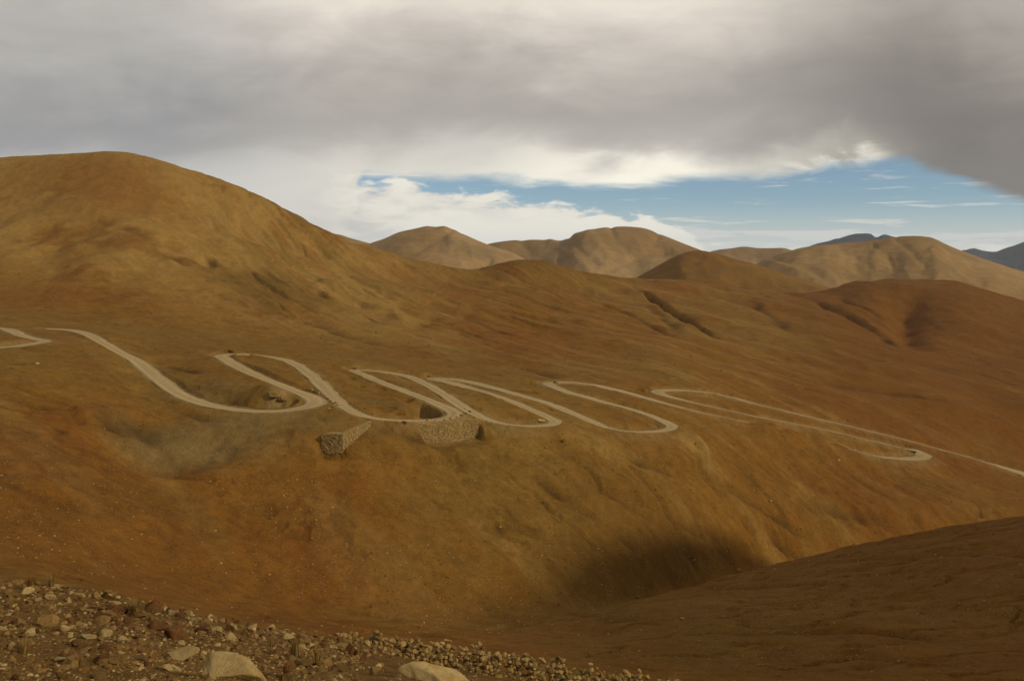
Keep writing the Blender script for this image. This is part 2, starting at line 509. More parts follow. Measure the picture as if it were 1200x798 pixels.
# gullies and ruts (image survey, depth, half width)
GULLIES = [
    ([(735, 332), (760, 345), (785, 362), (815, 380), (845, 401)], 640, 1300, 15.0, 4.5),
    ([(940, 347), (985, 366), (1040, 395), (1060, 412)], 640, 1300, 6.0, 6.0),
    ([(1075, 345), (1062, 365), (1060, 390), (1075, 412)], 640, 1250, 11.0, 13.0),
    ([(755, 352), (790, 385), (800, 395)], 600, 1200, 3.0, 5.0),
    ([(690, 350), (730, 365), (770, 385), (800, 400)], 560, 1100, 3.0, 4.0),
    ([(975, 345), (1020, 365), (1045, 380)], 640, 1250, 4.0, 5.0),
    ([(870, 345), (905, 372), (935, 395)], 600, 1200, 2.5, 6.0),
    ([(610, 428), (632, 434), (658, 444)], 420, 620, 2.2, 5.0),
    ([(1105, 425), (1150, 438), (1200, 458)], 560, 900, 4.0, 5.0),
    ([(940, 440), (1000, 455), (1080, 468), (1130, 480)], 480, 800, 2.0, 6.0),
    ([(195, 290), (240, 305), (300, 345), (350, 375)], 500, 720, 4.0, 8.0),
    ([(240, 300), (258, 308), (290, 318), (330, 350), (400, 392)], 480, 760, 3.5, 7.0),
    ([(140, 265), (160, 276), (180, 284)], 560, 760, 3.0, 6.0),
    ([(40, 245), (36, 280), (30, 330), (20, 350)], 500, 760, 3.0, 12.0),
    ([(56, 248), (68, 280), (74, 315), (70, 345)], 500, 760, 3.2, 10.0),
    ([(95, 240), (118, 285), (135, 320), (170, 355)], 500, 760, 3.2, 11.0),
    ([(60, 240), (90, 236), (105, 245), (125, 262)], 500, 760, -2.0, 8.0),
    ([(185, 296), (205, 305), (222, 316)], 500, 760, 3.0, 3.0),
    ([(238, 304), (250, 310), (245, 300)], 500, 760, 3.5, 3.0),
    ([(365, 322), (400, 340), (440, 358), (480, 372)], 480, 900, -3.0, 7.0),
    ([(300, 345), (350, 372), (420, 398), (470, 410)], 440, 700, 2.5, 5.0),
    ([(480, 345), (530, 362), (560, 378)], 480, 900, 4.0, 9.0),
    ([(600, 545), (660, 580), (720, 625), (770, 655)], 236, 330, 1.4, 2.2),
    ([(670, 555), (740, 585), (800, 630), (835, 660)], 240, 340, 3.4, 3.4),
    ([(700, 560), (760, 585), (830, 625), (880, 655)], 250, 370, 2.8, 2.4),
    ([(815, 545), (870, 580), (930, 615), (965, 635)], 290, 420, 1.3, 2.0),
    ([(950, 590), (990, 600), (1020, 603), (1045, 620), (1060, 628)], 300, 470, 1.7, 3.0),
    ([(800, 600), (850, 625), (890, 650)], 280, 400, 2.2, 1.8),
    ([(900, 625), (925, 640), (945, 650)], 280, 420, 2.2, 1.6),
    ([(1130, 595), (1160, 605)], 330, 520, 2.2, 2.5),
    ([(400, 737), (520, 738), (640, 728), (690, 720)], 180, 240, 1.5, 2.0),
    ([(690, 722), (720, 727), (780, 726), (830, 727)], 180, 240, 1.4, 1.5),
    ([(920, 739), (990, 737), (1060, 742), (1110, 748)], 150, 230, 2.4, 1.5),
    ([(780, 690), (860, 690), (930, 684), (1010, 688)], 180, 290, 1.6, 1.6),
    ([(960, 660), (1040, 652), (1120, 655), (1190, 645)], 180, 290, 1.6, 1.8),
    ([(840, 757), (900, 752), (960, 758)], 130, 220, 1.2, 1.3),
    ([(672, 716), (684, 718), (697, 718), (712, 720)], 190, 260, 2.2, 2.4),
]
BED_SHADE = np.zeros(Z.shape)                        # shade of gullies and ruts painted as dark soil, with dark scrub


def carve(uv, lo, hi, dep, wid, guard=False, sharp=2.0):
    P = polycast(uv, lo, hi, max(0.8, wid / 3))
    wob = fbm(P[:, 0] / (wid * 2.5), P[:, 1] / (wid * 2.5), 3, 7)
    P[:, 0] += wob * wid * 0.5
    end = np.minimum(np.arange(len(P)), np.arange(len(P))[::-1]) / max(len(P) / 5, 1)
    dd = np.clip(end, 0.05, 1) * (0.75 + 0.4 * fbm(P[:, 0] / 9, P[:, 1] / 9, 2, 3))
    full = np.zeros(Z.shape)
    for p, w in zip(P, dd):
        rs, cs = window(p[0], p[1], wid * 2.6)
        d = np.hypot(X[rs, cs] - p[0], Y[rs, cs] - p[1])
        full[rs, cs] = np.maximum(full[rs, cs], w * np.exp(-(d / wid) ** sharp))
    if guard:
        full *= sstep(DR - HA[IR], 0.9, 3.5)
    Z[:] -= dep * full
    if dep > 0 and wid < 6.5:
        BED_SHADE[:] = np.maximum(BED_SHADE, full ** 1.5)


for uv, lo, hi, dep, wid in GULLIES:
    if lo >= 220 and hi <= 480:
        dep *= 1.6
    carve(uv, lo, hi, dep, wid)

# ------------------------------------------------------------------ road survey
ROAD_MAIN = [(52.5, 383.6), (70, 384.4), (85, 385.6), (100, 388.8), (110, 394), (125, 402.5), (137.5, 410), (148, 415), (156, 419), (163, 423.8), (171, 430),
             (182.5, 440), (194, 449), (204, 456), (214, 462), (226, 467), (240, 471.5), (260, 475.8), (278, 478.3), (300, 480), (325, 480), (344, 478.2), (361, 475),
             (371, 470.6), (367.5, 465), (356, 460), (344, 455.6), (325, 448), (306, 440.6), (287.5, 432.5), (272, 424.5), (262.5, 418.8), (257, 415.6), (267, 413.6),
             (287.5, 413.5), (306, 415.6), (325, 418), (337.5, 421.2), (350, 427.5), (360, 435), (369, 442.5), (381, 454), (390, 463.5), (402, 474), (418, 483.3),
             (438, 488.3), (463, 490.8), (488, 491.3), (513, 490.3), (527, 488), (534, 484), (528, 478.3), (513, 471.7), (497, 465), (472, 455.8), (447, 446.7),
             (422, 436), (412, 431.6), (430, 432.3), (455, 435), (473, 438.3), (488, 443.3), (505, 451.7), (522, 461.7), (538, 472.5), (553, 482), (566, 488),
             (577, 491.7), (595, 495.8), (615, 497.5), (637, 497), (649, 495), (651, 492.3), (643, 487.5), (628, 480.8), (603, 470), (578, 461.7), (553, 454), (537, 449.5),
             (515, 444), (503, 441.8), (512, 441.5), (537, 443.7), (557, 447.5), (578, 453), (595, 457.5), (612, 462.5), (630, 467.5), (648, 473), (672, 483.3), (697, 494),
             (711, 499.3), (730, 503.3), (750, 504.7), (772, 503.7), (786, 501), (788, 497.3), (780, 493.3), (763, 485.8), (743, 479), (722, 473.3), (702, 468.3), (685, 463.3),
             (663, 457.5), (647, 451), (640, 448), (655, 446.7), (672, 447.2), (697, 450.2), (722, 455.8), (747, 462.5), (772, 469.5), (800, 476.7), (825, 483), (850, 488.3),
             (872, 493), (900, 500), (940, 511), (980, 521.5), (1011, 529.5), (1031, 534.6), (1059, 537), (1077, 536), (1083, 533.4), (1070, 527), (1048, 521.8), (1022, 516), (994, 508.8),
             (962, 502), (940, 497.5), (917, 493), (883, 486.7), (850, 479), (817, 471.7), (793, 466), (778, 462), (768, 458.2), (776, 456.3), (800, 456.4), (833, 459.2),
             (858, 465), (883, 471.7), (917, 480), (940, 485.6), (983, 495.8), (1027, 506), (1070, 516.8), (1102, 526), (1135, 534.8), (1167, 544.5), (1198, 554.3), (1230, 565), (1258, 575)]
ROAD_LEFT = [(-58, 380), (-20, 381.5), (0, 383.1), (8, 384.2), (18, 388), (24, 391), (33, 394), (45, 396.4), (55, 397.6), (50, 399.2), (40, 400.6), (30, 402.4), (15, 404.4), (0, 406), (-25, 408), (-58, 410)]


def lay_road(uv, smooth=4.0):
    P = resample([cast(u, v, 262, 720, ZB) for u, v in uv], 1.0)
    vv = V0 - P[:, 2] * F / P[:, 1]
    P[:, 2] = gauss1(P[:, 2], smooth)
    yy = -P[:, 2] * F / (vv - V0)
    P[:, 0] *= yy / P[:, 1]
    P[:, 1] = yy
    for k in (0, 1):
        P[:, k] = gauss1(P[:, k], 1.2)
    P = resample(P, 0.8)
    P[:, 2] = gauss1(P[:, 2], 4.0)
    return P


ROADS = [lay_road(ROAD_MAIN), lay_road(ROAD_LEFT)]
DROP = 0.55
HW = []
for P in ROADS:
    s = np.arange(len(P)) * 0.8
    u = U0 + F * P[:, 0] / P[:, 1]
    hw = 2.45 + 0.35 * fbm(s / 14, s * 0 + 3.3, 2, 4)
    hw += 0.7 * np.exp(-((u - 215) / 60) ** 2) + 0.3 * np.exp(-((u - 530) / 16) ** 2) * (P[:, 1] < 340) + 1.2 * np.exp(-((u - 366) / 14) ** 2) * (P[:, 1] < 330)
    hw *= 0.94 + 0.78 * sstep(P[:, 1], 390, 520)
    HW.append(gauss1(hw, 3))
WALL_ARC = [(478, 494), (560, 489)]           # stretch of road carried by the tall retaining wall
PA = np.concatenate(ROADS)
HA = np.concatenate(HW)
UA = U0 + F * PA[:, 0] / PA[:, 1]
VA = V0 - PA[:, 2] * F / PA[:, 1]
SA = np.full(len(PA), 0.62)
steep = (UA > 484) & (UA < 562) & (VA > 481)
SA[steep] = 2.6
LB = np.full(Z.shape, -1e9)
UB = np.full(Z.shape, 1e9)
DR = np.full(Z.shape, 1e9)
IR = np.zeros(Z.shape, np.int32)
TX = np.gradient(PA[:, 0])
TY = np.gradient(PA[:, 1])
TL = np.hypot(TX, TY) + 1e-9
PA[:, 2] -= 0.55                               # the road sits in a shallow cut
for k in range(0, len(PA), 2):
    p = PA[k]
    rs, cs = window(p[0], p[1], 17)
    d = np.hypot(X[rs, cs] - p[0], Y[rs, cs] - p[1])
    dd = np.maximum(d - HA[k] - 0.9, 0)
    s_lo = SA[k]
    ok = d < 17
    LB[rs, cs] = np.where(ok, np.maximum(LB[rs, cs], p[2] - s_lo * dd), LB[rs, cs])
    s_up = 1.25
    if p[1] > 370 and not (870 < UA[k] < 1000 and VA[k] > 492 and p[1] < 520 and k < len(ROADS[0])):
        nearside = (Y[rs, cs] < p[1]) & (np.abs((X[rs, cs] - p[0]) * TX[k] + (Y[rs, cs] - p[1]) * TY[k]) / TL[k] < 2.5)
        s_up = np.where(nearside, -0.16, 1.25)
    UB[rs, cs] = np.where(ok, np.minimum(UB[rs, cs], p[2] + s_up * dd + 1.4 * np.maximum(dd - 5.0, 0)), UB[rs, cs])
    sub = DR[rs, cs]
    m = d < sub
    sub[m] = d[m]
    DR[rs, cs] = sub
    si = IR[rs, cs]
    si[m] = k
    IR[rs, cs] = si
both = LB > UB
LB2 = np.where(both, (LB + UB) / 2, LB)
UB2 = np.where(both, (LB + UB) / 2, UB)
Z0 = Z.copy()
Z = np.clip(Z, LB2, UB2)
inn = DR < HA[IR] + 0.9
Z[inn] = PA[IR[inn], 2] - 0.05
on_road = DR < HA[IR] + 0.3

# foot of the tall retaining wall: the ground stands lower in front of it
R0 = ROADS[0]
u0 = U0 + F * R0[:, 0] / R0[:, 1]
v0 = V0 - R0[:, 2] * F / R0[:, 1]
sel = [i for i in range(len(R0)) if 474 < u0[i] < 534 and 486.5 < v0[i] < 492.5 and R0[i, 1] < 345]
i_a, i_b = min(sel), max(sel)
top, outd = [], []
T = np.gradient(R0[:, :2], axis=0)
T /= np.linalg.norm(T, axis=1)[:, None]
for i in range(i_a, i_b + 1, 2):
    nn = np.array([T[i, 1], -T[i, 0]])          # right of travel = outer side of this bend
    q = R0[i, :2] + nn * (HW[0][i] + 1.1)
    top.append((q[0], q[1], R0[i, 2] - 0.8))
    outd.append(nn)
last = np.array(top[-1])                        # carried on to the right under the next leg
tgt = np.array([(567 - U0) / F * (last[1] + 4), last[1] + 4, -(492 - V0) * (last[1] + 4) / F])
for k in range(1, 9):
    top.append(tuple(last * (1 - k / 8) + tgt * (k / 8)))
    outd.append(np.array([0.25 + 0.06 * k, -1.0]))
top = np.array(top)
outd = np.array([np.array(o) / np.linalg.norm(o) for o in outd])
nT = len(top)
hts = np.interp(np.arange(nT), [0, nT * .12, nT * .5, nT * .85, nT - 1], [4.0, 5.5, 6.6, 5.8, 1.2])
W_TOP, W_OUT, W_HTS = top, outd, hts
pA = np.array([(377 - U0) / F * 279.0, 279.0, -(509 - V0) * 279.0 / F])
pB = np.array([(402 - U0) / F * 278.0, 278.0, -(507 - V0) * 278.0 / F])
pC = np.array([(434 - U0) / F * 287.0, 287.0, -(494 - V0) * 287.0 / F])
T2 = resample([pA, pB], 0.8)
T3 = resample([pB + np.array([-.3, 0.25, -.35]), pC], 0.8)
O2, O3 = np.tile([.22, -1.0], (len(T2), 1)), np.tile([.45, -1.0], (len(T3), 1))
H2 = np.interp(np.linspace(0, 1, len(T2)), [0, .25, .7, 1], [3.4, 5.6, 5.8, 4.9])
T2[:, 2] -= np.interp(np.linspace(0, 1, len(T2)), [0, .2, .5, 1], [.6, .1, 0, .35])
H3 = np.linspace(4.6, 1.4, len(T3))


def foot(top, outd, hts, reach=13.0, skip=(2, 4)):
    n = len(top)
    for i, (p, o, h) in enumerate(zip(top, outd, hts)):
        if i < skip[0] or i >= n - skip[1]:
            continue
        o = o / np.linalg.norm(o)
        rs, cs = window(p[0], p[1], reach + 1)
        dx, dy = X[rs, cs] - p[0], Y[rs, cs] - p[1]
        a = dx * o[0] + dy * o[1]
        l = np.abs(-dx * o[1] + dy * o[0])
        w = sstep(a, 0.1, 0.5) * (1 - sstep(a, reach * .55, reach)) * (1 - sstep(l, 1.2, 2.6))
        zc = Z[rs, cs]
        Z[rs, cs] = zc + (np.minimum(zc, p[2] - 0.94 * h * sstep(a, 0.1, 0.9) - 0.12 * a) - zc) * w


foot(W_TOP, W_OUT, W_HTS)
foot(T2, O2, H2, 10.0, (0, 0))
foot(T3, O3, H3, 8.0, (0, 1))

# pits, mounds and cut faces (u, v, radius m, height m)
for u, v, rad, h in [(505, 482, 5.5, -6.5), (496, 476, 4.5, -5.0), (516, 485, 4.0, -4.5), (485, 470, 3.0, -2.5), (476, 466, 2.5, -1.6),
                     (330, 470, 4.0, -2.6), (318, 473, 4.0, -2.0), (300, 470, 6, -2.2), (260, 466, 7, -2.2), (345, 468, 3.5, -2.0),
                     (271, 414, 2.2, 2.2), (418, 433, 2.2, 1.8), (502, 443, 1.8, 1.2), (652, 449.5, 2.4, 1.8), (310, 457, 3.0, 1.6), (322, 462, 2.5, 1.4),
                     (808, 519, 6, 2.5), (822, 522, 4, 2.5), (670, 512, 7, 2.0), (700, 517, 6, 1.8),
                     (900, 506, 8, 2.5), (930, 513, 8, 2.8), (960, 521, 8, 2.6), (985, 527, 6, 2.0),
                     (370, 518, 4.0, -1.6), (250, 525, 14, -1.0), (150, 505, 12, 1.5), (115, 492, 9, 1.2), (260, 547, 9, 0.9), (290, 528, 8, 0.7)]:
    p = cast(u, v, 240, 640)
    rs, cs = window(p[0], p[1], rad * 2.6)
    d = np.hypot(X[rs, cs] - p[0], Y[rs, cs] - p[1]) * (1 + 0.25 * fbm(X[rs, cs] / 4, Y[rs, cs] / 4, 2, 9))
    k = sstep(DR[rs, cs] - HA[IR[rs, cs]], 0.9, 3.0)
    Z[rs, cs] += h * np.exp(-(d / rad) ** (4 if h < -4 else 2.4)) * k

# the scooped borrow pit below the first bend, its broken rims, and other cut edges
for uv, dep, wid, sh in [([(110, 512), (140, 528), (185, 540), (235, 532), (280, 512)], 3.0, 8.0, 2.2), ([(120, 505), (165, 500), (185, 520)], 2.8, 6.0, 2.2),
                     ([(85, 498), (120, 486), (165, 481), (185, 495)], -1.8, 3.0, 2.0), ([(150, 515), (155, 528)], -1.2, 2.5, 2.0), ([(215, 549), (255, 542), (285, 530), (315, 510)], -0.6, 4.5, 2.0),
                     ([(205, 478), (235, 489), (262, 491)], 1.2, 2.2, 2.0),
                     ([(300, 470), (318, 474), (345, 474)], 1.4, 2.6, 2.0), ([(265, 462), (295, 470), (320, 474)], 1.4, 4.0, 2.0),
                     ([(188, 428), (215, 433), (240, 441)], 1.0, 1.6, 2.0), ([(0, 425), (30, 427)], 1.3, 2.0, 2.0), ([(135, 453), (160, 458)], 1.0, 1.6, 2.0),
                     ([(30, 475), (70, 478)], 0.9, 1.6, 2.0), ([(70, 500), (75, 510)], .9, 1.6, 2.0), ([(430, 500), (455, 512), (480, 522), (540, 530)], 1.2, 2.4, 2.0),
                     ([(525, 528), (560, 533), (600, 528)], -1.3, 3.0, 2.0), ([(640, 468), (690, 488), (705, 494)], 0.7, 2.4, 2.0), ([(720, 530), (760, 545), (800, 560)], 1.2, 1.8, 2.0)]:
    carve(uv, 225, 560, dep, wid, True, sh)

# ------------------------------------------------------------------ soil colours (mineral tones and some painted shade, per vertex)
ORANGE = np.array([.210, .092, .009])
RUST = np.array([.180, .066, .007])
OLIVE = np.array([.205, .113, .017])
TAN = np.array([.325, .188, .042])
DUST = np.array([.33, .225, .088])
GREY = np.array([.185, .120, .036])


def blend(col, c, w):
    return col + (c - col) * w[..., None]


n1 = fbm(X / 70, Y / 110, 4, 201) + 0.35 * fbm(X / 9, Y / 14, 3, 203)
n2 = fbm(X / 40 + 9, Y / 60, 4, 207) + 0.4 * fbm(X / 6, Y / 9, 3, 209)
COL = np.zeros(Z.shape + (3,)) + ORANGE
n5 = fbm(X / 22 + n1, Y / 34 - n2, 5, 211, 0.6)
COL = blend(COL, OLIVE, sstep(n1 + 0.5 * n5, -0.05, 0.45) * 0.75)
COL = blend(COL, RUST, sstep(n2 + 0.5 * n5, 0.12, 0.5) * 0.65)
COL = blend(COL, TAN, sstep(fbm(c1 / 12, c2 / 80, 4, 213), 0.15, 0.45) * 0.35)
COL = blend(COL, OLIVE * .6, sstep(n5 - 0.4 * n1, 0.36, 0.55) * 0.5 * (1 - hillm))
wh = sstep(Y2, 430, 620) * (1 - sstep(UU, 380, 640))
COL = blend(COL, TAN, wh * (0.85 + 0.2 * np.clip(n1, -1, 1)) * (1 - 0.65 * sstep(n2, 0.15, 0.6)))
COL = blend(COL, OLIVE * .8, hillm * flank * sstep(rgf + 0.4 * n5, 0.12, 0.4) * 0.55)
COL = blend(COL, RUST * 1.1, hillm * flank * sstep(-rgf + 0.4 * n5, 0.2, 0.45) * 0.5)
wt = sstep(Y2, 255, 300) * (1 - sstep(Y2, 420, 520)) * (1 - sstep(UU, 640, 1000))
COL = blend(COL, OLIVE, wt * 0.55)
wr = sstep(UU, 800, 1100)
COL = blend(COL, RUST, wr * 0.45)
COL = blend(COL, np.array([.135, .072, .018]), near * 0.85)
COL = blend(COL, RUST * .85, far * (1 - sstep(Y2, 215, 275)) * (1 - sstep(UU, 560, 760)) * 0.45)


def patch(u, v, lo, hi, ru, rz, c, w):
    global COL
    p = cast(u, v, lo, hi)
    rx, ry = ru * p[1] / F, rz
    q = ((X - p[0]) / rx) ** 2 + ((Y - p[1]) / ry) ** 2
    q = q * (1 + 0.7 * fbm(X / (rx * .5), Y / (ry * .5), 3, int(u) % 97))
    COL = blend(COL, c, np.exp(-q ** 1.5) * w)


patch(225, 525, 240, 300, 80, 11, GREY, 0.95)
patch(290, 500, 240, 300, 60, 7, GREY, 0.8)
patch(170, 535, 240, 300, 40, 6, GREY, 0.7)
patch(250, 462, 262, 420, 60, 12, GREY * 0.8, 0.6)
patch(340, 490, 262, 300, 80, 6, GREY, 0.7)
patch(140, 230, 500, 780, 70, 50, RUST * 1.2, 0.55)
patch(100, 200, 600, 790, 80, 40, RUST * 1.1, 0.5)
patch(290, 330, 480, 800, 45, 40, OLIVE * .75, 0.7)
patch(330, 345, 480, 800, 60, 40, OLIVE * .85, 0.6)
patch(40, 350, 420, 600, 60, 30, RUST * 1.2, 0.5)
patch(815, 518, 262, 480, 26, 6, TAN, 0.8)
patch(690, 514, 262, 400, 40, 6, TAN, 0.5)
patch(325, 463, 262, 400, 16, 5, DUST, 0.6)
patch(450, 762, 24, 60, 40, 3, GREY * 0.9, 0.7)
patch(640, 400, 480, 760, 120, 60, RUST * 1.15, 0.45)
below = np.clip((PA[IR, 2] - Z) / 2.0, 0, 1) * (DR < 17)
dust = (1 - sstep(DR - HA[IR], 0.2, 3.0 + 5.0 * below)) * (0.45 + 0.4 * np.clip(n1 + 0.3 * fbm(X / 3, Y / 3, 2, 77), -1, 1))
COL = blend(COL, DUST * 0.85, np.clip(dust, 0, 0.8))
COL = blend(COL, RUST * .55, far * sstep(sc, 0.30, 0.42) * sstep(fbm(X / 24, Y / 24, 2, 89), -0.1, 0.35) * (1 - hillm) * .35)
COL *= (1 + 0.16 * fbm(X / 5, Y / 7, 3, 221) + (0.20 - 0.10 * hillm) * fbm(X / 1.5, Y / 1.5, 3, 223))[..., None]
COL = blend(COL, np.array([.050, .029, .008]), np.clip(BED_SHADE, 0, 1) * 0.95 * (0.6 + 0.4 * sstep(n5, -.3, .3)))  # gully and rut shade painted into the soil colour, with scrub
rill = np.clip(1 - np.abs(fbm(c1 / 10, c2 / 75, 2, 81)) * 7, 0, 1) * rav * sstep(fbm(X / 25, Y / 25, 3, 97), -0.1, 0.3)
COL = blend(COL, np.array([.085, .046, .010]), rill * 0.65)  # rill creases on the ravine wall get their shade painted in
COL = blend(COL, (RUST + OLIVE) * .42, spurm * 0.5)  # shade on the near spur deepened through its soil colour
COL = blend(COL, RUST * .75, hillm * sstep(UU, 880, 1020) * 0.35)  # right hill darkened in colour to stand for cloud shadow
lum = COL.mean(-1, keepdims=True)
COL = COL + (lum - COL) * 0.05
COL = np.clip(COL * 0.79, 0.004, 0.9)


# ------------------------------------------------------------------ materials
def principled(g):
    out = g.n('ShaderNodeOutputMaterial')
    b = g.n('ShaderNodeBsdfPrincipled')
    b.inputs['Roughness'].default_value = 0.95
    b.inputs['Specular IOR Level'].default_value = 0.04
    g.put(out.inputs[0], b.outputs[0])
    return b


def new_mat(name):
    m = bpy.data.materials.new(name)
    m.use_nodes = True
    return m, G(m.node_tree)


def soil_material():
    m, g = new_mat('soil')
    b = principled(g)
    at = g.n('ShaderNodeAttribute', attribute_name='soil')
    tc = g.n('ShaderNodeTexCoord')
    p = tc.outputs['Object']
    f1 = g.noise(p, 0.35, 8, 0.65)
    f2 = g.noise(p, 2.2, 6, 0.7)
    f3 = g.noise(p, 0.04, 5, 0.6)
    k = g.m('ADD', g.step(f1, 0.25, 0.75, 0.87, 1.13), g.step(f2, 0.25, 0.75, -0.27, 0.27))
    c = g.mix(1.0, at.outputs['Color'], g.xyz(k, k, k), 'MULTIPLY')
    c = g.mix(g.step(f3, 0.55, 0.75, 0.0, 0.22), c, (.22, .125, .03))
    # pale specks of gravel
    vo = g.n('ShaderNodeTexVoronoi')
    g.put(vo.inputs['Vector'], p)
    vo.inputs['Scale'].default_value = 0.9
    vo.inputs['Randomness'].default_value = 1.0
    spk = g.m('MULTIPLY', g.step(vo.outputs['Distance'], 0.20, 0.10), g.step(g.noise(p, 0.09, 4), 0.52, 0.66))
    c = g.mix(g.m('MULTIPLY', spk, 0.42), c, (.36, .25, .10))
    v2 = g.n('ShaderNodeTexVoronoi')
    g.put(v2.inputs['Vector'], p)
    v2.inputs['Scale'].default_value = 0.75
    tuf = g.m('MULTIPLY', g.step(v2.outputs['Distance'], 0.34, 0.16), g.step(g.noise(p, 0.13, 5, 0.6), 0.44, 0.60))
    c = g.mix(g.m('MULTIPLY', tuf, 0.5), c, g.mix(1.0, c, (.45, .48, .5), 'MULTIPLY'))
    g.put(b.inputs['Base Color'], c)
    bm = g.n('ShaderNodeBump')
    bm.inputs['Strength'].default_value = 0.45
    bm.inputs['Distance'].default_value = 0.22
    h = g.m('ADD', f1, g.m('MULTIPLY', f2, 0.25))
    g.put(bm.inputs['Height'], h)
    g.put(b.inputs['Normal'], bm.outputs[0])
    return m


def rock_material(name, ca, cb, vary=0.35, scale=3.0):
    m, g = new_mat(name)
    b = principled(g)
    tc = g.n('ShaderNodeTexCoord')
    p = tc.outputs['Object']
    oi = g.n('ShaderNodeObjectInfo')
    f = g.noise(p, scale, 8, 0.65)
    c = g.mix(g.step(f, 0.3, 0.7), ca, cb)
    k = g.m('ADD', 1.0 - vary, g.m('MULTIPLY', oi.outputs['Random'], 2 * vary))
    c = g.mix(1.0, c, g.xyz(k, k, k), 'MULTIPLY')
    st = g.step(g.noise(p, scale * 0.6, 5, 0.6), 0.58, 0.72, 0.0, 0.45)
    c = g.mix(st, c, (.22, .095, .02))
    g.put(b.inputs['Base Color'], c)
    bm = g.n('ShaderNodeBump')
    bm.inputs['Strength'].default_value = 0.7
    bm.inputs['Distance'].default_value = 0.05
    g.put(bm.inputs['Height'], g.noise(p, scale * 4, 8, 0.7))
    g.put(b.inputs['Normal'], bm.outputs[0])
    return m


def attr_material(name, attr, scale=1.5, bump=0.5, dist=0.1, var=0.2):
    m, g = new_mat(name)
    b = principled(g)
    at = g.n('ShaderNodeAttribute', attribute_name=attr)
    tc = g.n('ShaderNodeTexCoord')
    f = g.noise(tc.outputs['Object'], scale, 7, 0.65)
    k = g.step(f, 0.25, 0.75, 1 - var, 1 + var)
    g.put(b.inputs['Base Color'], g.mix(1.0, at.outputs['Color'], g.xyz(k, k, k), 'MULTIPLY'))
    bm = g.n('ShaderNodeBump')
    bm.inputs['Strength'].default_value = bump
    bm.inputs['Distance'].default_value = dist
    g.put(bm.inputs['Height'], f)
    g.put(b.inputs['Normal'], bm.outputs[0])
    return m


M_SOIL = soil_material()
M_ROAD = attr_material('road_dust', 'soil', 1.2, 0.3, 0.1, 0.16)
M_HILL = attr_material('hill_earth', 'soil', 0.03, 0.6, 8.0, 0.16)
M_PALE = rock_material('pale_rock', (.42, .30, .125), (.30, .20, .07), 0.2)
M_TAN = rock_material('tan_rock', (.235, .142, .046), (.145, .08, .023))
M_RED = rock_material('red_brown_rock', (.145, .066, .022), (.08, .038, .013))
M_STONE = rock_material('wall_stone', (.33, .22, .08), (.215, .13, .04), 0.45)


# ------------------------------------------------------------------ mesh makers
def grid_mesh(name, P, col=None, smooth=True, keep=None, close=False):
    """P: rows x cols x 3"""
    nr, nc = P.shape[:2]
    idx = np.arange(nr * nc).reshape(nr, nc)
    if close:
        idx = np.concatenate([idx, idx[:, :1]], 1)
    a, b, c, d = idx[:-1, :-1], idx[:-1, 1:], idx[1:, 1:], idx[1:, :-1]
    q = np.stack([a, b, c, d], -1).reshape(-1, 4)
    return raw_mesh(name, P.reshape(-1, 3), q, None if col is None else col.reshape(-1, 3), smooth)


def raw_mesh(name, V, Q, col=None, smooth=True):
    me = bpy.data.meshes.new(name)
    n = Q.shape[1]
    me.vertices.add(len(V))
    me.vertices.foreach_set('co', np.ascontiguousarray(V, np.float32).ravel())
    me.loops.add(len(Q) * n)
    me.loops.foreach_set('vertex_index', np.ascontiguousarray(Q, np.int32).ravel())
    me.polygons.add(len(Q))
    me.polygons.foreach_set('loop_start', np.arange(0, len(Q) * n, n, dtype=np.int32))
    me.polygons.foreach_set('use_smooth', np.full(len(Q), smooth))
    me.update(calc_edges=True)
    if col is not None:
        at = me.color_attributes.new('soil', 'FLOAT_COLOR', 'POINT')
        at.data.foreach_set('color', np.concatenate([col, np.ones((len(col), 1))], 1).astype(np.float32).ravel())
    return me


def link(name, me, mat=None, parent=None, loc=None, **props):
    o = bpy.data.objects.new(name, me)
    C.objects.link(o)
    if mat is not None and me is not None and not me.materials:
        me.materials.append(mat)
    if parent is not None:
        o.parent = parent
    if loc is not None:
        o.location = loc
    for k, v in props.items():
        o[k] = v
    return o


# the sheet, split at the hidden drop behind the foreground and at the foot of the hills
P3 = np.stack([X, Y, Z], -1)
i1 = int(np.searchsorted(YS, 52))
i2 = int(np.searchsorted(YS, 500))
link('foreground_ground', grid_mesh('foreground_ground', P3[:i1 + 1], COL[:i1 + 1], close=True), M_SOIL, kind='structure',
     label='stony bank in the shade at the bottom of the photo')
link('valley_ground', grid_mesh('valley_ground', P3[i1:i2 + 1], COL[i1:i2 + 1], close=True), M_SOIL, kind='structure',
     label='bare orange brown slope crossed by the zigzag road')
link('hill', grid_mesh('hill', P3[i2:], COL[i2:], close=True), M_SOIL, kind='structure', label='big rounded tan hill and the brown hills joined to it')

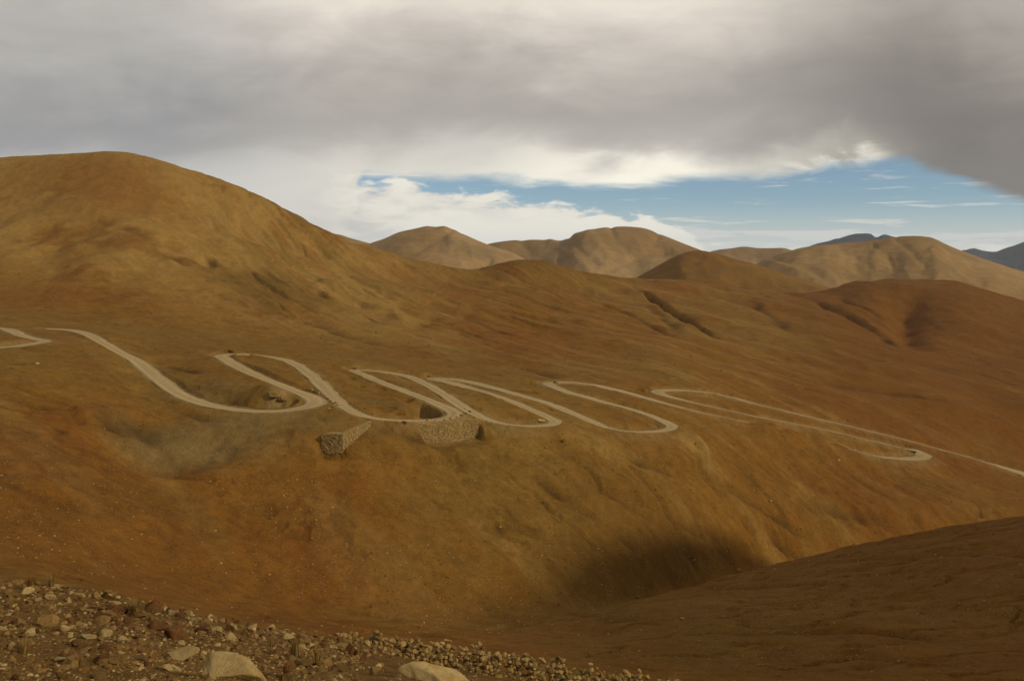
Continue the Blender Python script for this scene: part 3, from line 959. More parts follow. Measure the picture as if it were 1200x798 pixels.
# road ribbons
for ri, (P, hw) in enumerate(zip(ROADS, HW)):
    T = np.gradient(P[:, :2], axis=0)
    T /= np.linalg.norm(T, axis=1)[:, None]
    for k in (0, 1):
        T[:, k] = gauss1(T[:, k], 2)
    T /= np.linalg.norm(T, axis=1)[:, None]
    Nn = np.stack([-T[:, 1], T[:, 0]], 1)
    s = np.arange(len(P)) * 0.8
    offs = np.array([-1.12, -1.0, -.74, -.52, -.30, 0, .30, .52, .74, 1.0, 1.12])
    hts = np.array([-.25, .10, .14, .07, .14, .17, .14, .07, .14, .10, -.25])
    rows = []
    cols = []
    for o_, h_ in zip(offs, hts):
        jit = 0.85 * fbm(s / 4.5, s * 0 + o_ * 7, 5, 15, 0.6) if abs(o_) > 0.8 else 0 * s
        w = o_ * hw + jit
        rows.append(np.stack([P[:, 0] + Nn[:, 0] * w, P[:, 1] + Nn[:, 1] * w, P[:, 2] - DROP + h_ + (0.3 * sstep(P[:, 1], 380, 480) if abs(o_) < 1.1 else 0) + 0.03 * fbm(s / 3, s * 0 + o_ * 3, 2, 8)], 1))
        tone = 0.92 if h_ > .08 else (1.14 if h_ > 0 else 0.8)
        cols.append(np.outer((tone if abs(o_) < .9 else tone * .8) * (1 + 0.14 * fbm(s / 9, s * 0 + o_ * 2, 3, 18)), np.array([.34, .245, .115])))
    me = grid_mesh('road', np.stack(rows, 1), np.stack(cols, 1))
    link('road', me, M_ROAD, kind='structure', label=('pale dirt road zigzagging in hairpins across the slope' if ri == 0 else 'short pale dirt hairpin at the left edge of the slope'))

# ------------------------------------------------------------------ hills and mountains beyond
def ridge_hill(name, label, pts, depth, front, back, base_z, cols, seed, amp, mat, gl=1.0, step=1.5, nt=64, crag=0.0, creases=()):
    us = np.arange(pts[0][0], pts[-1][0] + 0.1, step)
    v = gauss1(pchip([p[0] for p in pts], [p[1] for p in pts], us), 2.0 if crag == 0 else 0.7)
    zc = -(v - V0) * depth / F
    xc = (us - U0) / F * depth
    t = np.concatenate([np.linspace(-1, -0.02, nt), np.linspace(0, 1, 24)])
    T, XC = np.meshgrid(t, xc, indexing='ij')
    ZC = np.ones_like(T) * zc[None, :]
    ln = np.where(T < 0, front, back)
    YC = depth + T * ln + 0 * XC
    prof = np.where(T < 0, 0.5 + 0.5 * np.cos(math.pi * np.abs(T) ** 0.85), 0.5 + 0.5 * np.cos(math.pi * np.abs(T)))
    wxx = XC + amp * 1.6 * fbm(XC / (amp * 9), YC / (amp * 9), 3, seed)
    g1 = 1.5 * fbm(wxx / (amp * 9), YC / (amp * 30), 3, seed + 1) - 0.5 * np.abs(fbm(wxx / (amp * 6), YC / (amp * 26), 2, seed + 3))
    g2 = 0.5 - 1.4 * np.abs(fbm(wxx / (amp * 3), YC / (amp * 12), 3, seed + 2))
    sp = np.clip(np.abs(T) * 5, 0.0, 1)
    rel = amp * gl * (g1 * 1.0 + g2 * 0.28) * sp * np.clip(ZC - base_z, 0, 1e9) / max((zc - base_z).max(), 1)
    Zh = base_z + (ZC - base_z) * prof + rel
    if crag:
        Zh += crag * fbm(XC / (crag * 5), YC / (crag * 5), 5, seed + 4) * (0.3 + 0.7 * sp)
    # columns fan out from the viewpoint
    Xh = XC * YC / depth
    Zh = np.where(Zh > V0 * 0, Zh * (YC / depth) ** 0.0, Zh)
    up, vp = U0 + F * Xh / YC, V0 - Zh * F / YC
    for line, dep, w in creases:
        q = resample(np.array(line, float), 1.0)
        D = np.full(Zh.shape, 1e9)
        for a, b in q:
            D = np.minimum(D, np.hypot(up - a, vp - b))
        Zh = Zh - dep * depth / F * np.exp(-(D / w) ** 2)
    cn = fbm(Xh / (amp * 14), YC / (amp * 20), 4, seed + 5)
    cc = np.zeros(Zh.shape + (3,)) + np.array(cols[0])
    cc = blend(cc, np.array(cols[1]), sstep(cn, -0.3, 0.5))
    cc = blend(cc, np.array(cols[2]), sstep(fbm(Xh / (amp * 5), YC / (amp * 9), 4, seed + 6), 0.1, 0.6) * 0.6)
    link(name, grid_mesh(name, np.stack([Xh, YC, Zh], -1), cc), mat, kind='structure', label=label)


TANS = [(.285, .178, .070), (.21, .126, .042), (.165, .112, .044)]
BRNS = [(.155, .078, .015), (.18, .096, .02), (.13, .065, .014)]
ridge_hill('hill', 'brown cone shaped hill behind the slope, right of centre', [(690, 352), (720, 338), (750, 323), (775, 309), (800, 297), (820, 293.5), (835, 296), (860, 303), (890, 311), (930, 324), (980, 340), (1030, 356)], 1700, 420, 500, -95, BRNS, 300, 9, M_HILL, 0.8)
ridge_hill('hill', 'pale rounded hill just right of the big left hill', [(370, 325), (410, 300), (432, 286), (450, 280), (468, 272), (485, 268.5), (505, 266), (520, 266.5), (540, 272), (556, 280), (575, 288), (600, 296), (640, 320), (680, 350)], 3300, 1300, 1100, -190, TANS, 310, 26, M_HILL, 1.0, creases=[([(528, 272), (515, 279), (500, 288), (476, 302)], 2.2, 3.0), ([(574, 307), (560, 313), (546, 320)], 2.0, 3), ([(500, 267), (478, 285), (462, 298)], -1.2, 6), ([(540, 274), (560, 292), (572, 305)], 1.6, 5), ([(520, 268), (532, 285), (540, 305)], -1.6, 6)])
ridge_hill('hill', 'pale double topped hill on the skyline at the centre', [(500, 345), (540, 305), (565, 288), (585, 283.5), (605, 281.5), (630, 281), (655, 283), (675, 274), (692, 270), (712, 266.5), (730, 265.5), (752, 267), (775, 275), (800, 285), (830, 297), (870, 318), (920, 350)], 3900, 1700, 1300, -220, TANS, 323, 30, M_HILL, 1.0, creases=[([(716, 268), (722, 282), (735, 292)], 2.0, 3.5), ([(668, 278), (680, 292), (700, 308)], 2.2, 4), ([(645, 283), (664, 298), (690, 316)], -2.0, 5), ([(690, 275), (705, 290), (715, 300)], -1.8, 5), ([(705, 320), (720, 313), (740, 305), (755, 297), (785, 295)], 2.4, 2.6), ([(655, 304), (668, 303)], 2.5, 3), ([(612, 285), (625, 300), (650, 314)], 1.8, 5), ([(770, 277), (765, 290), (778, 296)], 1.8, 4)])
ridge_hill('hill', 'broad pale hill on the skyline at the right', [(820, 350), (870, 318), (910, 300), (935, 292), (955, 288.5), (985, 285), (1010, 283), (1035, 280), (1055, 277), (1075, 276.5), (1092, 279), (1110, 287), (1135, 297), (1160, 306), (1190, 316), (1230, 325), (1290, 335), (1380, 350)], 2900, 1350, 1000, -170, TANS, 337, 24, M_HILL, 1.0, creases=[([(1024, 288), (1038, 296), (1046, 312)], 2.0, 3), ([(1050, 281), (1066, 292), (1076, 303), (1084, 312)], 2.0, 3.5), ([(985, 292), (1005, 303), (1022, 316)], 1.3, 3), ([(880, 304), (910, 309), (945, 322), (965, 335)], -1.5, 4), ([(900, 301), (935, 311), (975, 330)], 1.5, 3), ([(1110, 300), (1128, 318), (1150, 332)], 1.8, 5), ([(1090, 284), (1105, 300), (1120, 318)], -1.5, 5)])
ridge_hill('hill', 'low brown hills on the skyline left of the broad hill', [(800, 312), (820, 300), (840, 293), (858, 291), (872, 289), (890, 291), (905, 291), (915, 290.5), (930, 294), (960, 305), (1000, 330)], 5200, 1500, 1200, -240, TANS, 349, 28, M_HILL)
ridge_hill('hill', 'sliver of pale hill showing behind the big hill flank', [(340, 300), (375, 278), (395, 274.5), (410, 279), (425, 283), (445, 289), (480, 305)], 4600, 1200, 1000, -220, TANS, 351, 26, M_HILL)
DARK = [(.022, .025, .034), (.032, .034, .042), (.017, .02, .028)]
ridge_hill('mountain', 'dark rocky mountain peeping over the broad pale hill', [(880, 320), (930, 297), (950, 288), (965, 284), (978, 281), (988, 278.5), (1000, 274.5), (1010, 273.5), (1020, 274), (1027, 278.5), (1036, 275.5), (1048, 279), (1070, 284), (1110, 296), (1180, 320)], 12000, 3000, 3000, -300, DARK, 361, 70, M_HILL, 1.0, 0.8, 80, 28)
ridge_hill('mountain', 'dark rocky mountain at the right edge of the skyline', [(1080, 312), (1110, 299), (1130, 294), (1142, 292), (1152, 294), (1165, 295.5), (1178, 291), (1190, 287.5), (1200, 284), (1230, 276), (1300, 270), (1400, 285), (1500, 310)], 12500, 3200, 3000, -300, DARK, 377, 70, M_HILL, 1.0, 0.8, 80, 30)


# ------------------------------------------------------------------ stones
def rock_mesh(name, seed, sub=2, planes=9, rough=0.12, squash=(1, 1, 0.7), mat=None, soft=0, cut=(0.5, 0.85)):
    bm = bmesh.new()
    bmesh.ops.create_icosphere(bm, subdivisions=sub, radius=1.0)
    rnd = np.random.default_rng(seed)
    V = np.array([v.co[:] for v in bm.verts])
    for _ in range(planes):
        n = rnd.normal(size=3)
        n /= np.linalg.norm(n)
        d = rnd.uniform(*cut)
        k = np.maximum(V @ n - d, 0)
        V -= k[:, None] * n[None, :]
    a = rnd.uniform(0, 9, 3)
    nz = fbm(V[:, 0] * 1.6 + a[0] + V[:, 2], V[:, 1] * 1.6 + a[1] - V[:, 2] * 0.7, 3, seed)
    V *= (1 + rough * nz)[:, None]
    V /= np.abs(V).max(0)
    V *= np.array(squash)
    for v, c in zip(bm.verts, V):
        v.co = c
    for _ in range(soft):
        bmesh.ops.smooth_vert(bm, verts=bm.verts, factor=0.5, use_axis_x=True, use_axis_y=True, use_axis_z=True)
    for f in bm.faces:
        f.smooth = soft > 0
    me = bpy.data.meshes.new(name)
    bm.to_mesh(me)
    bm.free()
    if mat:
        me.materials.append(mat)
    return me


def thing(name, label, cat, me, loc, scale, rot, group=None, parent=None):
    o = bpy.data.objects.new(name, me)
    C.objects.link(o)
    o.location = loc
    o.scale = scale if hasattr(scale, '__len__') else (scale,) * 3
    o.rotation_euler = rot
    if label:
        o['label'] = label
        o['category'] = cat
    if group:
        o['group'] = group
    return o


KIT = {}
for nm, mt in (('pale', M_PALE), ('tan', M_TAN), ('red', M_RED)):
    KIT[nm] = [rock_mesh('rock', 40 + 7 * k + len(nm), 3, 7 + k % 4, 0.12, (1, random.uniform(.55, .95), random.uniform(.4, .75)), mt, 0, (0.3, 0.75)) for k in range(9)]


def merged(name, n, sampler, sub, mats_cols, seed, parent=None, label=None):
    """many small stones joined in one mesh"""
    rnd = np.random.default_rng(seed)
    protos = []
    for k in range(6):
        me = rock_mesh('tmp', seed + k, sub, 6, 0.12, (1, rnd.uniform(.6, 1), rnd.uniform(.4, .75)), None, 0, (0.35, 0.8))
        V = np.array([v.co[:] for v in me.vertices])
        Q = np.array([p.vertices[:] for p in me.polygons])
        bpy.data.meshes.remove(me)
        protos.append((V, Q))
    VV, QQ, CC, off = [], [], [], 0
    for _ in range(n):
        r = sampler(rnd)
        if r is None:
            continue
        loc, size = r
        V, Q = protos[rnd.integers(6)]
        a = rnd.uniform(0, 6.28)
        ca, sa = math.cos(a), math.sin(a)
        tl = rnd.uniform(-.5, .5)
        Vr = V.copy()
        y_, z_ = Vr[:, 1].copy(), Vr[:, 2].copy()
        Vr[:, 1], Vr[:, 2] = y_ * math.cos(tl) - z_ * math.sin(tl), y_ * math.sin(tl) + z_ * math.cos(tl)
        Vr = np.stack([Vr[:, 0] * ca - Vr[:, 1] * sa, Vr[:, 0] * sa + Vr[:, 1] * ca, Vr[:, 2]], 1) * size + loc
        c = np.array(mats_cols[rnd.integers(len(mats_cols))]) * rnd.uniform(0.7, 1.25)
        VV.append(Vr)
        QQ.append(Q + off)
        CC.append(np.tile(c, (len(V), 1)))
        off += len(V)
    me = raw_mesh(name, np.concatenate(VV), np.concatenate(QQ), np.concatenate(CC), False)
    o = link(name, me, M_GRAVEL, parent, kind='stuff')
    if label:
        o['label'] = label
    return o


M_GRAVEL = attr_material('loose_stone', 'soil', 6.0, 0.5, 0.03, 0.25)
CP, CT, CR = (.31, .215, .085), (.19, .112, .036), (.10, .046, .016)


def fg_edge(u):
    return float(np.interp(u, [-60, 0, 110, 200, 300, 350, 400, 440, 480, 520, 580], [672, 680, 691, 713, 735, 741, 750, 761, 772, 783, 793]))


def fg_point(u, v):
    return cast(u, v, 6.5, 48)


# notable boulders at the viewer's feet: u, v(base centre), width px, (w, d, h) ratios, kit, rot, label
NOTABLE = [
    (272, 791, 92, (1, .62, .36), 'pale', (0.0, .20, -.30), 'largest pale boulder with a smooth top, lying at the bottom of the rubble'),
    (209, 771, 46, (1, .7, .45), 'pale', (-.1, -.25, .5), 'wedge shaped pale stone just left of the largest boulder'),
    (506, 799, 92, (1, .7, .28), 'pale', (.02, .08, .15), 'flat topped pale slab cut by the bottom edge below the stone wall'),
    (254, 740, 13, (1, 1, .95), 'pale', (0, 0, 0), 'round pale yellowish stone above the largest boulder'),
    (270, 750, 15, (1, .9, .8), 'pale', (0, .3, .4), 'pale cracked block above the right half of the largest boulder'),
    (197, 711, 15, (1, .8, .7), 'pale', (0, 0, .6), 'pale stone on the crest of the bank, right of the grass clump'),
    (223, 721, 9, (1, .9, .8), 'pale', (.2, 0, 1), 'small pale stone on the crest between two larger pale stones'),
    (246, 724, 14, (1, .9, .6), 'pale', (0, .2, 2), 'low pale stone on the crest where the bank turns down'),
    (125, 745, 18, (1, .9, .8), 'pale', (.1, .2, .3), 'upright pale stone in the middle of the left rubble'),
    (102, 748, 22, (1, .8, .5), 'pale', (0, -.1, .1), 'flat pale stone left of the upright pale stone'),
    (143, 751, 14, (1, .9, .7), 'pale', (0, .4, .9), 'small pale stone right of the upright pale stone'),
    (55, 733, 26, (1, .8, .75), 'tan', (.3, .1, .7), 'pointed tan rock standing in the left rubble'),
    (58, 702, 16, (1, .8, .55), 'pale', (0, .1, .2), 'pale wedge shaped stone below the crest at the left'),
    (14, 699, 20, (1, .6, .45), 'tan', (0, .5, .3), 'long grey tan stone leaning at the left edge of the bank'),
    (152, 699, 13, (1, .8, .6), 'pale', (0, .2, 1.2), 'pale stone on the crest beside the grass clump'),
    (205, 748, 34, (1, .7, .6), 'red', (.2, .5, .6), 'long reddish brown rock leaning above the wedge shaped stone'),
    (185, 738, 26, (1, .8, .7), 'red', (.2, -.3, .2), 'squat reddish brown rock in the middle of the rubble'),
    (163, 772, 20, (1, .8, .4), 'tan', (0, .1, .2), 'flat tan stone low in the rubble, left of the wedge stone'),
    (250, 795, 22, (1, .7, .6), 'pale', (.1, .5, .8), 'pale shard at the foot of the largest boulder'),
    (404, 787, 26, (1, .8, .55), 'tan', (0, 0, .3), 'squared tan block left of the flat topped slab'),
    (383, 780, 24, (1, .8, .55), 'tan', (0, .1, .1), 'tan block beside the dry stalks'),
    (438, 790, 20, (1, .8, .7), 'tan', (.2, 0, .8), 'tan block at the end of the dirt track'),
]
taken = []
for k, (u, v, wpx, rat, kit, rot, lab) in enumerate(NOTABLE):
    p = fg_point(u, min(v, 799))
    if v > 799:
        p = fg_point(u, 799)
        p = p * 0.985
        p[2] = ground(p[0], p[1])
    w = wpx * p[1] / F / 2
    me = rock_mesh('rock', 500 + k, 5 if wpx > 35 else 4, 8, 0.16, rat, {'pale': M_PALE, 'tan': M_TAN, 'red': M_RED}[kit], 2 if wpx > 35 else 1, (0.4, 0.8))
    thing('boulder' if wpx > 35 else 'rock', lab, 'boulder' if wpx > 35 else 'rock', me, (p[0], p[1], p[2] + w * rat[2] * 0.35), w, rot)
    taken.append((u, v, wpx))

SHORT = ['largest pale boulder', 'wedge shaped stone', 'flat topped slab', 'round yellowish stone', 'pale cracked block', 'pale stone right of grass', 'small crest stone',
         'low crest stone at the turn', 'upright pale stone', 'flat pale stone', 'stone beside the upright stone', 'pointed tan rock', 'pale wedge below the crest', 'long leaning stone', 'pale stone behind the grass',
         'long leaning red rock', 'squat red rock', 'flat tan stone', 'pale shard', 'squared tan block', 'tan block by the stalks', 'tan block ending the track']
KIND = {'pale': 'pale broken stone', 'tan': 'tan broken rock', 'red': 'reddish brown rock'}
GROUP = {'pale': 'pale stones of the foreground bank', 'tan': 'tan rocks of the foreground bank', 'red': 'reddish brown rocks of the foreground bank'}
ORD = ['nearest', 'second nearest', 'third nearest', 'fourth nearest', 'fifth nearest', 'sixth nearest', 'seventh nearest', 'eighth nearest', 'ninth nearest', 'tenth nearest', 'eleventh nearest', 'twelfth nearest',
       'thirteenth nearest', 'fourteenth nearest', 'fifteenth nearest', 'sixteenth nearest', 'seventeenth nearest', 'eighteenth nearest', 'nineteenth nearest', 'twentieth nearest', 'twenty-first nearest', 'twenty-second nearest', 'twenty-third nearest', 'twenty-fourth nearest', 'twenty-fifth nearest', 'twenty-sixth nearest']
placed = []
rnd = random.Random(3)
count = 0
while count < 275:
    u = rnd.uniform(-25, 470)
    e = fg_edge(u)
    v = e + (799 - e) * rnd.random() ** 1.5
    if u > 412 and rnd.random() < 0.85:
        continue
    if any(abs(u - a) < w * .55 + 5 and -w * .5 - 4 < v - b < w * .1 + 3 for a, b, w in taken):
        continue
    p = fg_point(u, v)
    wpx = rnd.choice((10, 11, 12, 13, 15, 17, 20, 25)) * rnd.uniform(0.8, 1.2) * (0.8 if v < e + 8 else 1)
    inred = 95 < u < 300 and 712 < v < 768
    kit = rnd.choices(('pale', 'tan', 'red'), (1.0, 2.5, 4) if inred else (1.1, 4, 1.0))[0]
    s = wpx * p[1] / F / 2
    o = thing('rock', KIND[kit], 'rock', rnd.choice(KIT[kit]), (p[0], p[1], p[2] + s * rnd.choice((0.0, 0.1, 0.22))), (s * rnd.uniform(.85, 1.2), s, s * rnd.uniform(.8, 1.25)),
              (rnd.uniform(-.4, .4), rnd.uniform(-.4, .4), rnd.uniform(0, 6.28)), GROUP[kit])
    dist = [math.hypot(u - a, 1.6 * (v - b)) for a, b, _ in taken]
    li = int(np.argmin(dist))
    du, dv = u - taken[li][0], 1.6 * (v - taken[li][1])
    side = ('right of' if du > 0 else 'left of') if abs(du) > abs(dv) else ('in front of' if dv > 0 else 'behind')
    placed.append(((li, side, kit), dist[li], o))
    count += 1


placed.sort(key=lambda t: t[1])
seen = {}
for key, _, o in placed:
    k = seen.get(key, 0)
    seen[key] = k + 1
    o['label'] = f"{ORD[min(k, 25)]} {KIND[key[2]]} {key[1]} the {SHORT[key[0]]}"


def gravel_sampler(r):
    u = r.uniform(-40, 560)
    e = fg_edge(u) + 1
    v = e + (800 - e) * r.random()
    if u > 415 and r.random() < 0.90:
        return None
    p = fg_point(u, v)
    s = (0.9 + 3.6 * r.random() ** 4) * p[1] / F * 0.62
    return p + np.array([0, 0, s * 0.2]), s


merged('gravel', 14000, gravel_sampler, 1, [CP, CT, CT, CR, CT], 900, label='small stones and grit covering the foreground bank')


def rubble_sampler(r):
    u = r.uniform(-40, 470)
    e = fg_edge(u) + 1
    v = e + (800 - e) * r.random() ** 1.4
    if u > 430 and r.random() < 0.6:
        return None
    p = fg_point(u, v)
    s = r.uniform(2.6, 5.5) * p[1] / F
    return p + np.array([0, 0, s * 0.2]), s


merged('rubble', 560, rubble_sampler, 2, [CP, CT, (.2, .115, .038), CR, (.17, .09, .03), CT], 930, label='fist sized broken rock between the larger stones of the foreground bank')


def slope_sampler(r):
    u, v = r.uniform(-50, 1250), 500 + 300 * r.random() ** 0.9
    p = cast(u, v, 126, 420)
    x, y = p[0], p[1]
    if y > 400 or y < 128:
        return None
    dens = vn(x / 18, y / 18)
    if r.random() > 0.25 + 0.9 * max(dens, 0):
        return None
    cj = int(round(float(np.interp(u, UF, np.arange(len(UF)))))) + _f0
    ri = int(np.searchsorted(YS, y))
    if DR[ri, cj] < HA[IR[ri, cj]] + 0.8:
        return None
    z = ground(x, y)
    s = (0.07 + 0.26 * r.random() ** 5) * min(1.3, y / 190)
    return np.array([x, y, z + s * 0.25]), s


def vn(x, y):
    return float(vnoise(np.array([x]), np.array([y]), 55)[0])


merged('scattered_stones', 22000, slope_sampler, 1, [(.30, .205, .08), CT, (.26, .17, .06), (.20, .115, .035)], 950, label='pale stones sprinkled over the slopes of the valley')



def scrub_sampler(r):
    u, v = r.uniform(-50, 1250), 390 + 405 * r.random()
    p = cast(u, v, 126, 620)
    x, y = p[0], p[1]
    if y > 610 or y < 128 or r.random() > 0.35 + 0.9 * vn(x / 15 + 40, y / 22):
        return None
    cj = int(round(float(np.interp(u, UF, np.arange(len(UF)))))) + _f0
    ri = int(np.searchsorted(YS, y))
    if DR[ri, cj] < HA[IR[ri, cj]] + 0.8:
        return None
    s = (0.10 + 0.26 * r.random() ** 4) * y / 250
    return np.array([x, y, ground(x, y) + s * 0.15]), s


merged('dry_scrub', 6000, scrub_sampler, 1, [(.11, .055, .010), (.13, .07, .012), (.10, .06, .012), (.15, .065, .010)], 990, label='low dark cushions of dry scrub dotted over the slopes')

# ------------------------------------------------------------------ retaining walls of the hairpins
def empty(name, loc, label, cat, group=None):
    o = bpy.data.objects.new(name, None)
    C.objects.link(o)
    o.location = loc
    o['label'] = label
    o['category'] = cat
    o['kind'] = 'thing'
    if group:
        o['group'] = group
    return o


def retaining_wall(label, top, out_dir, heights, sw, sh, batter, seed, back=2.2):
    """top: polyline of the wall's top edge; out_dir: outward horizontals; heights per point"""
    top = np.asarray(top, float)
    root = empty('retaining_wall', tuple(top[len(top) // 2] - np.array([0, 0, heights[len(top) // 2]])), label, 'wall')
    base = np.array(root.location)
    rnd = np.random.default_rng(seed)
    s = np.concatenate([[0], np.cumsum(np.linalg.norm(np.diff(top, axis=0), axis=1))])

    def at(q):
        t = np.array([np.interp(q, s, top[:, k]) for k in range(3)])
        o = np.array([np.interp(q, s, out_dir[:, k]) for k in range(2)])
        o /= np.linalg.norm(o)
        return t, np.array([o[0], o[1], 0]), float(np.interp(q, s, heights))
    # rubble core behind the facing
    V, Q = [], []
    n = max(3, int(s[-1] / 1.0))
    for i in range(n + 1):
        t, o, h = at(s[-1] * i / n)
        dn = np.array([0, 0, -1.0])
        V += [t - o * back - base, t - base, t + o * h * batter + dn * h - base, t - o * back + dn * h - base]
    for i in range(n):
        a = 4 * i
        for k in range(4):
            Q.append((a + k, a + 4 + k, a + 4 + (k + 1) % 4, a + (k + 1) % 4))
    Q.append((0, 1, 2, 3))
    Q.append((4 * n + 3, 4 * n + 2, 4 * n + 1, 4 * n))
    cc = np.tile(np.array([.26, .17, .06]), (len(V), 1))
    link('core', raw_mesh('core', np.array(V), np.array(Q), cc, False), M_GRAVEL, root)
    VV, QQ, CC = [], [], []
    protos = []
    for k in range(6):
        me = rock_mesh('tmp', seed * 10 + k, 1, 4, 0.2, (1, .8, .8))
        protos.append((np.array([v.co[:] for v in me.vertices]), np.array([f.vertices[:] for f in me.polygons])))
        bpy.data.meshes.remove(me)
    hh, off = 0.0, 0
    while hh < max(heights):
        q = rnd.uniform(0, sw)
        while q < s[-1]:
            z_ = hh + rnd.uniform(-.2, .2) * sh
            t, o, h = at(q)
            if 0 <= z_ < h:
                c = t + o * (batter * z_ + rnd.uniform(-.06, .08)) - np.array([0, 0, z_]) - base
                Vp, Qp = protos[rnd.integers(6)]
                r = sw * rnd.uniform(0.42, 0.75)
                a = rnd.uniform(0, 6.28)
                R = np.array([[math.cos(a), -math.sin(a), 0], [math.sin(a), math.cos(a), 0], [0, 0, rnd.uniform(.6, .95)]])
                VV.append(Vp @ R.T * r + c)
                QQ.append(Qp + off)
                off += len(Vp)
                cl = np.array([(.31, .21, .075), (.27, .175, .058), (.35, .24, .09), (.42, .30, .12)][rnd.integers(4)]) * rnd.uniform(0.8, 1.1)
                CC.append(np.tile(cl, (len(Vp), 1)))
            q += sw * rnd.uniform(0.6, 1.1)
        hh += sh
    VV, CC = np.concatenate(VV), np.concatenate(CC)
    link('stone_facing', raw_mesh('stone_facing', np.array(VV), np.concatenate(QQ), np.array(CC), False), M_GRAVEL, root, kind='stuff')
    return root


# tall curved wall under the second hairpin: follows the outer edge of the road
retaining_wall('tall curved dry stone wall holding up the second hairpin', W_TOP, W_OUT, W_HTS, 0.46, 0.32, 0.22, 71)

# smaller wall on the slope left of it: a front face and a wing climbing to the road
retaining_wall('small dry stone wall with a square face on the slope left of the curved wall', T2, O2, H2, 0.46, 0.32, 0.14, 72, 3.0)
retaining_wall('sloping stone wing wall climbing from the small wall to the road', T3, O3, H3, 0.46, 0.32, 0.22, 73, 2.0)

NTH = ['first', 'second', 'third', 'fourth', 'fifth', 'sixth', 'seventh', 'eighth', 'ninth', 'tenth', 'eleventh', 'twelfth']
# guard stones and boulders by the road
for k, (u, v, s) in enumerate([(500, 493.4, .5), (510, 493.2, .45), (520, 492.6, .5), (528, 491.6, .55), (535, 489.6, .6), (541, 487.6, .6), (546, 485.2, .6), (550, 482.8, .65), (545, 480.2, .5)]):
    p = cast(u, v, 262, 420)
    z = ground(p[0], p[1])
    thing('guard_stone', f'{NTH[k]} dark guard stone from the left round the walled hairpin', 'guard stone', KIT['red'][k % 6], (p[0], p[1], z + s * .3), (s, s, s * 1.1), (0, 0, k * 1.3), 'guard stones round the walled hairpin')
for k, (u, v, s) in enumerate([(361, 456.5, .6), (365, 457.5, .7), (369, 459, .7), (373, 461, .75), (377, 463.5, .75), (381, 466, .7), (385, 468, .7), (389, 470, .8), (393, 473, .8), (396, 475.5, .7), (391, 477.5, .6), (386, 479, .5)]):
    p = cast(u, v, 262, 420)
    thing('edge_stone', f'{NTH[k]} rough stone down the line edging the first hairpin pad', 'edge stone', KIT[('tan', 'pale')[k % 2]][k % 6], (p[0], p[1], ground(p[0], p[1]) + s * .3), (s, s, s), (0, .2, k * 1.7), 'edging stones beside the first hairpin')
ROADSIDE = [
    (632, 493.6, 1.25, 'pale', 'larger white boulder inside the third hairpin'), (637, 494, .95, 'pale', 'smaller white boulder at the right of the pair inside the third hairpin'),
    (903, 588, 1.0, 'pale', 'lone white boulder on the ravine slope at the right'), (883, 575, .5, 'pale', 'small pale stone up the slope from the lone white boulder'),
    (660, 517, .9, 'red', 'dark rock on the slope below the third hairpin'),
    (322, 464, 2.6, 'tan', 'upper flat tan outcrop inside the first hairpin'), (331, 470, 1.9, 'tan', 'lower tan ledge of rock inside the first hairpin'),
        (983, 539, .8, 'pale', 'pale stone left below the last hairpin'), (1200 - 8, 575, .8, 'tan', 'tan stone under the road near the right edge'),
    (474, 496, .9, 'red', 'dark rock at the left end of the curved wall'), (270.5, 412.5, 1.1, 'red', 'dark rock inside the sharp bend above the first hairpin'),
    (416, 432.5, 1.0, 'red', 'dark rock inside the sharp bend above the walled hairpin'), (651, 449.5, 1.1, 'red', 'dark rock inside the upper bend of the fourth loop'),
    (502, 441.8, .8, 'red', 'dark rock inside the upper bend of the third loop'),
    (44, 427, .7, 'pale', 'pale stone below the short left hairpin'), (800, 726, .55, 'pale', 'pale stone by the dry stream bed'), (866, 668, .7, 'pale', 'white streaked stone deep in the shaded ravine'),
]
for k, (u, v, s, kit, lab) in enumerate(ROADSIDE):
    p = cast(u, v, 150, 620)
    me = rock_mesh('rock', 700 + k, 4, 9, 0.25, (1, .8, .3) if 'outcrop' in lab or 'ledge' in lab else (1, .8, .62), {'pale': M_PALE, 'tan': M_TAN, 'red': M_RED}[kit])
    thing('boulder', lab, 'boulder', me, (p[0], p[1], ground(p[0], p[1]) + s * .25), s, (0, .1, k))

# ------------------------------------------------------------------ long stone wall in the foreground
WL = [(396, 749), (412, 753), (432, 759), (452, 765), (475, 772), (500, 779), (530, 787), (560, 792), (600, 798), (650, 803), (700, 809), (760, 815), (800, 819)]
WT = [743, 743.5, 745, 747, 750, 752, 757, 761, 768, 776, 784, 793, 801]
wp = []
for (u, v), vt in zip(WL, WT):
    y = float(np.interp(u, [396, 480, 580, 760, 800], [32.5, 35.4, 37.4, 39.4, 39.8]))
    x = (u - U0) / F * y
    z = ground(x, y)
    wp.append((x, y, z, -(vt - V0) * y / F - z))
wp = resample(wp, 0.1)
mid = wp[len(wp) // 2]
wall = empty('stone_wall', (mid[0], mid[1], mid[2]), 'long low dry stone wall of small round stones edging the track', 'wall')
SK = [rock_mesh('stone', 300 + k, 2, 7, 0.12, (1, random.uniform(.75, 1), random.uniform(.65, .9)), M_STONE) for k in range(8)]
cand = []
rs_ = np.random.default_rng(12)
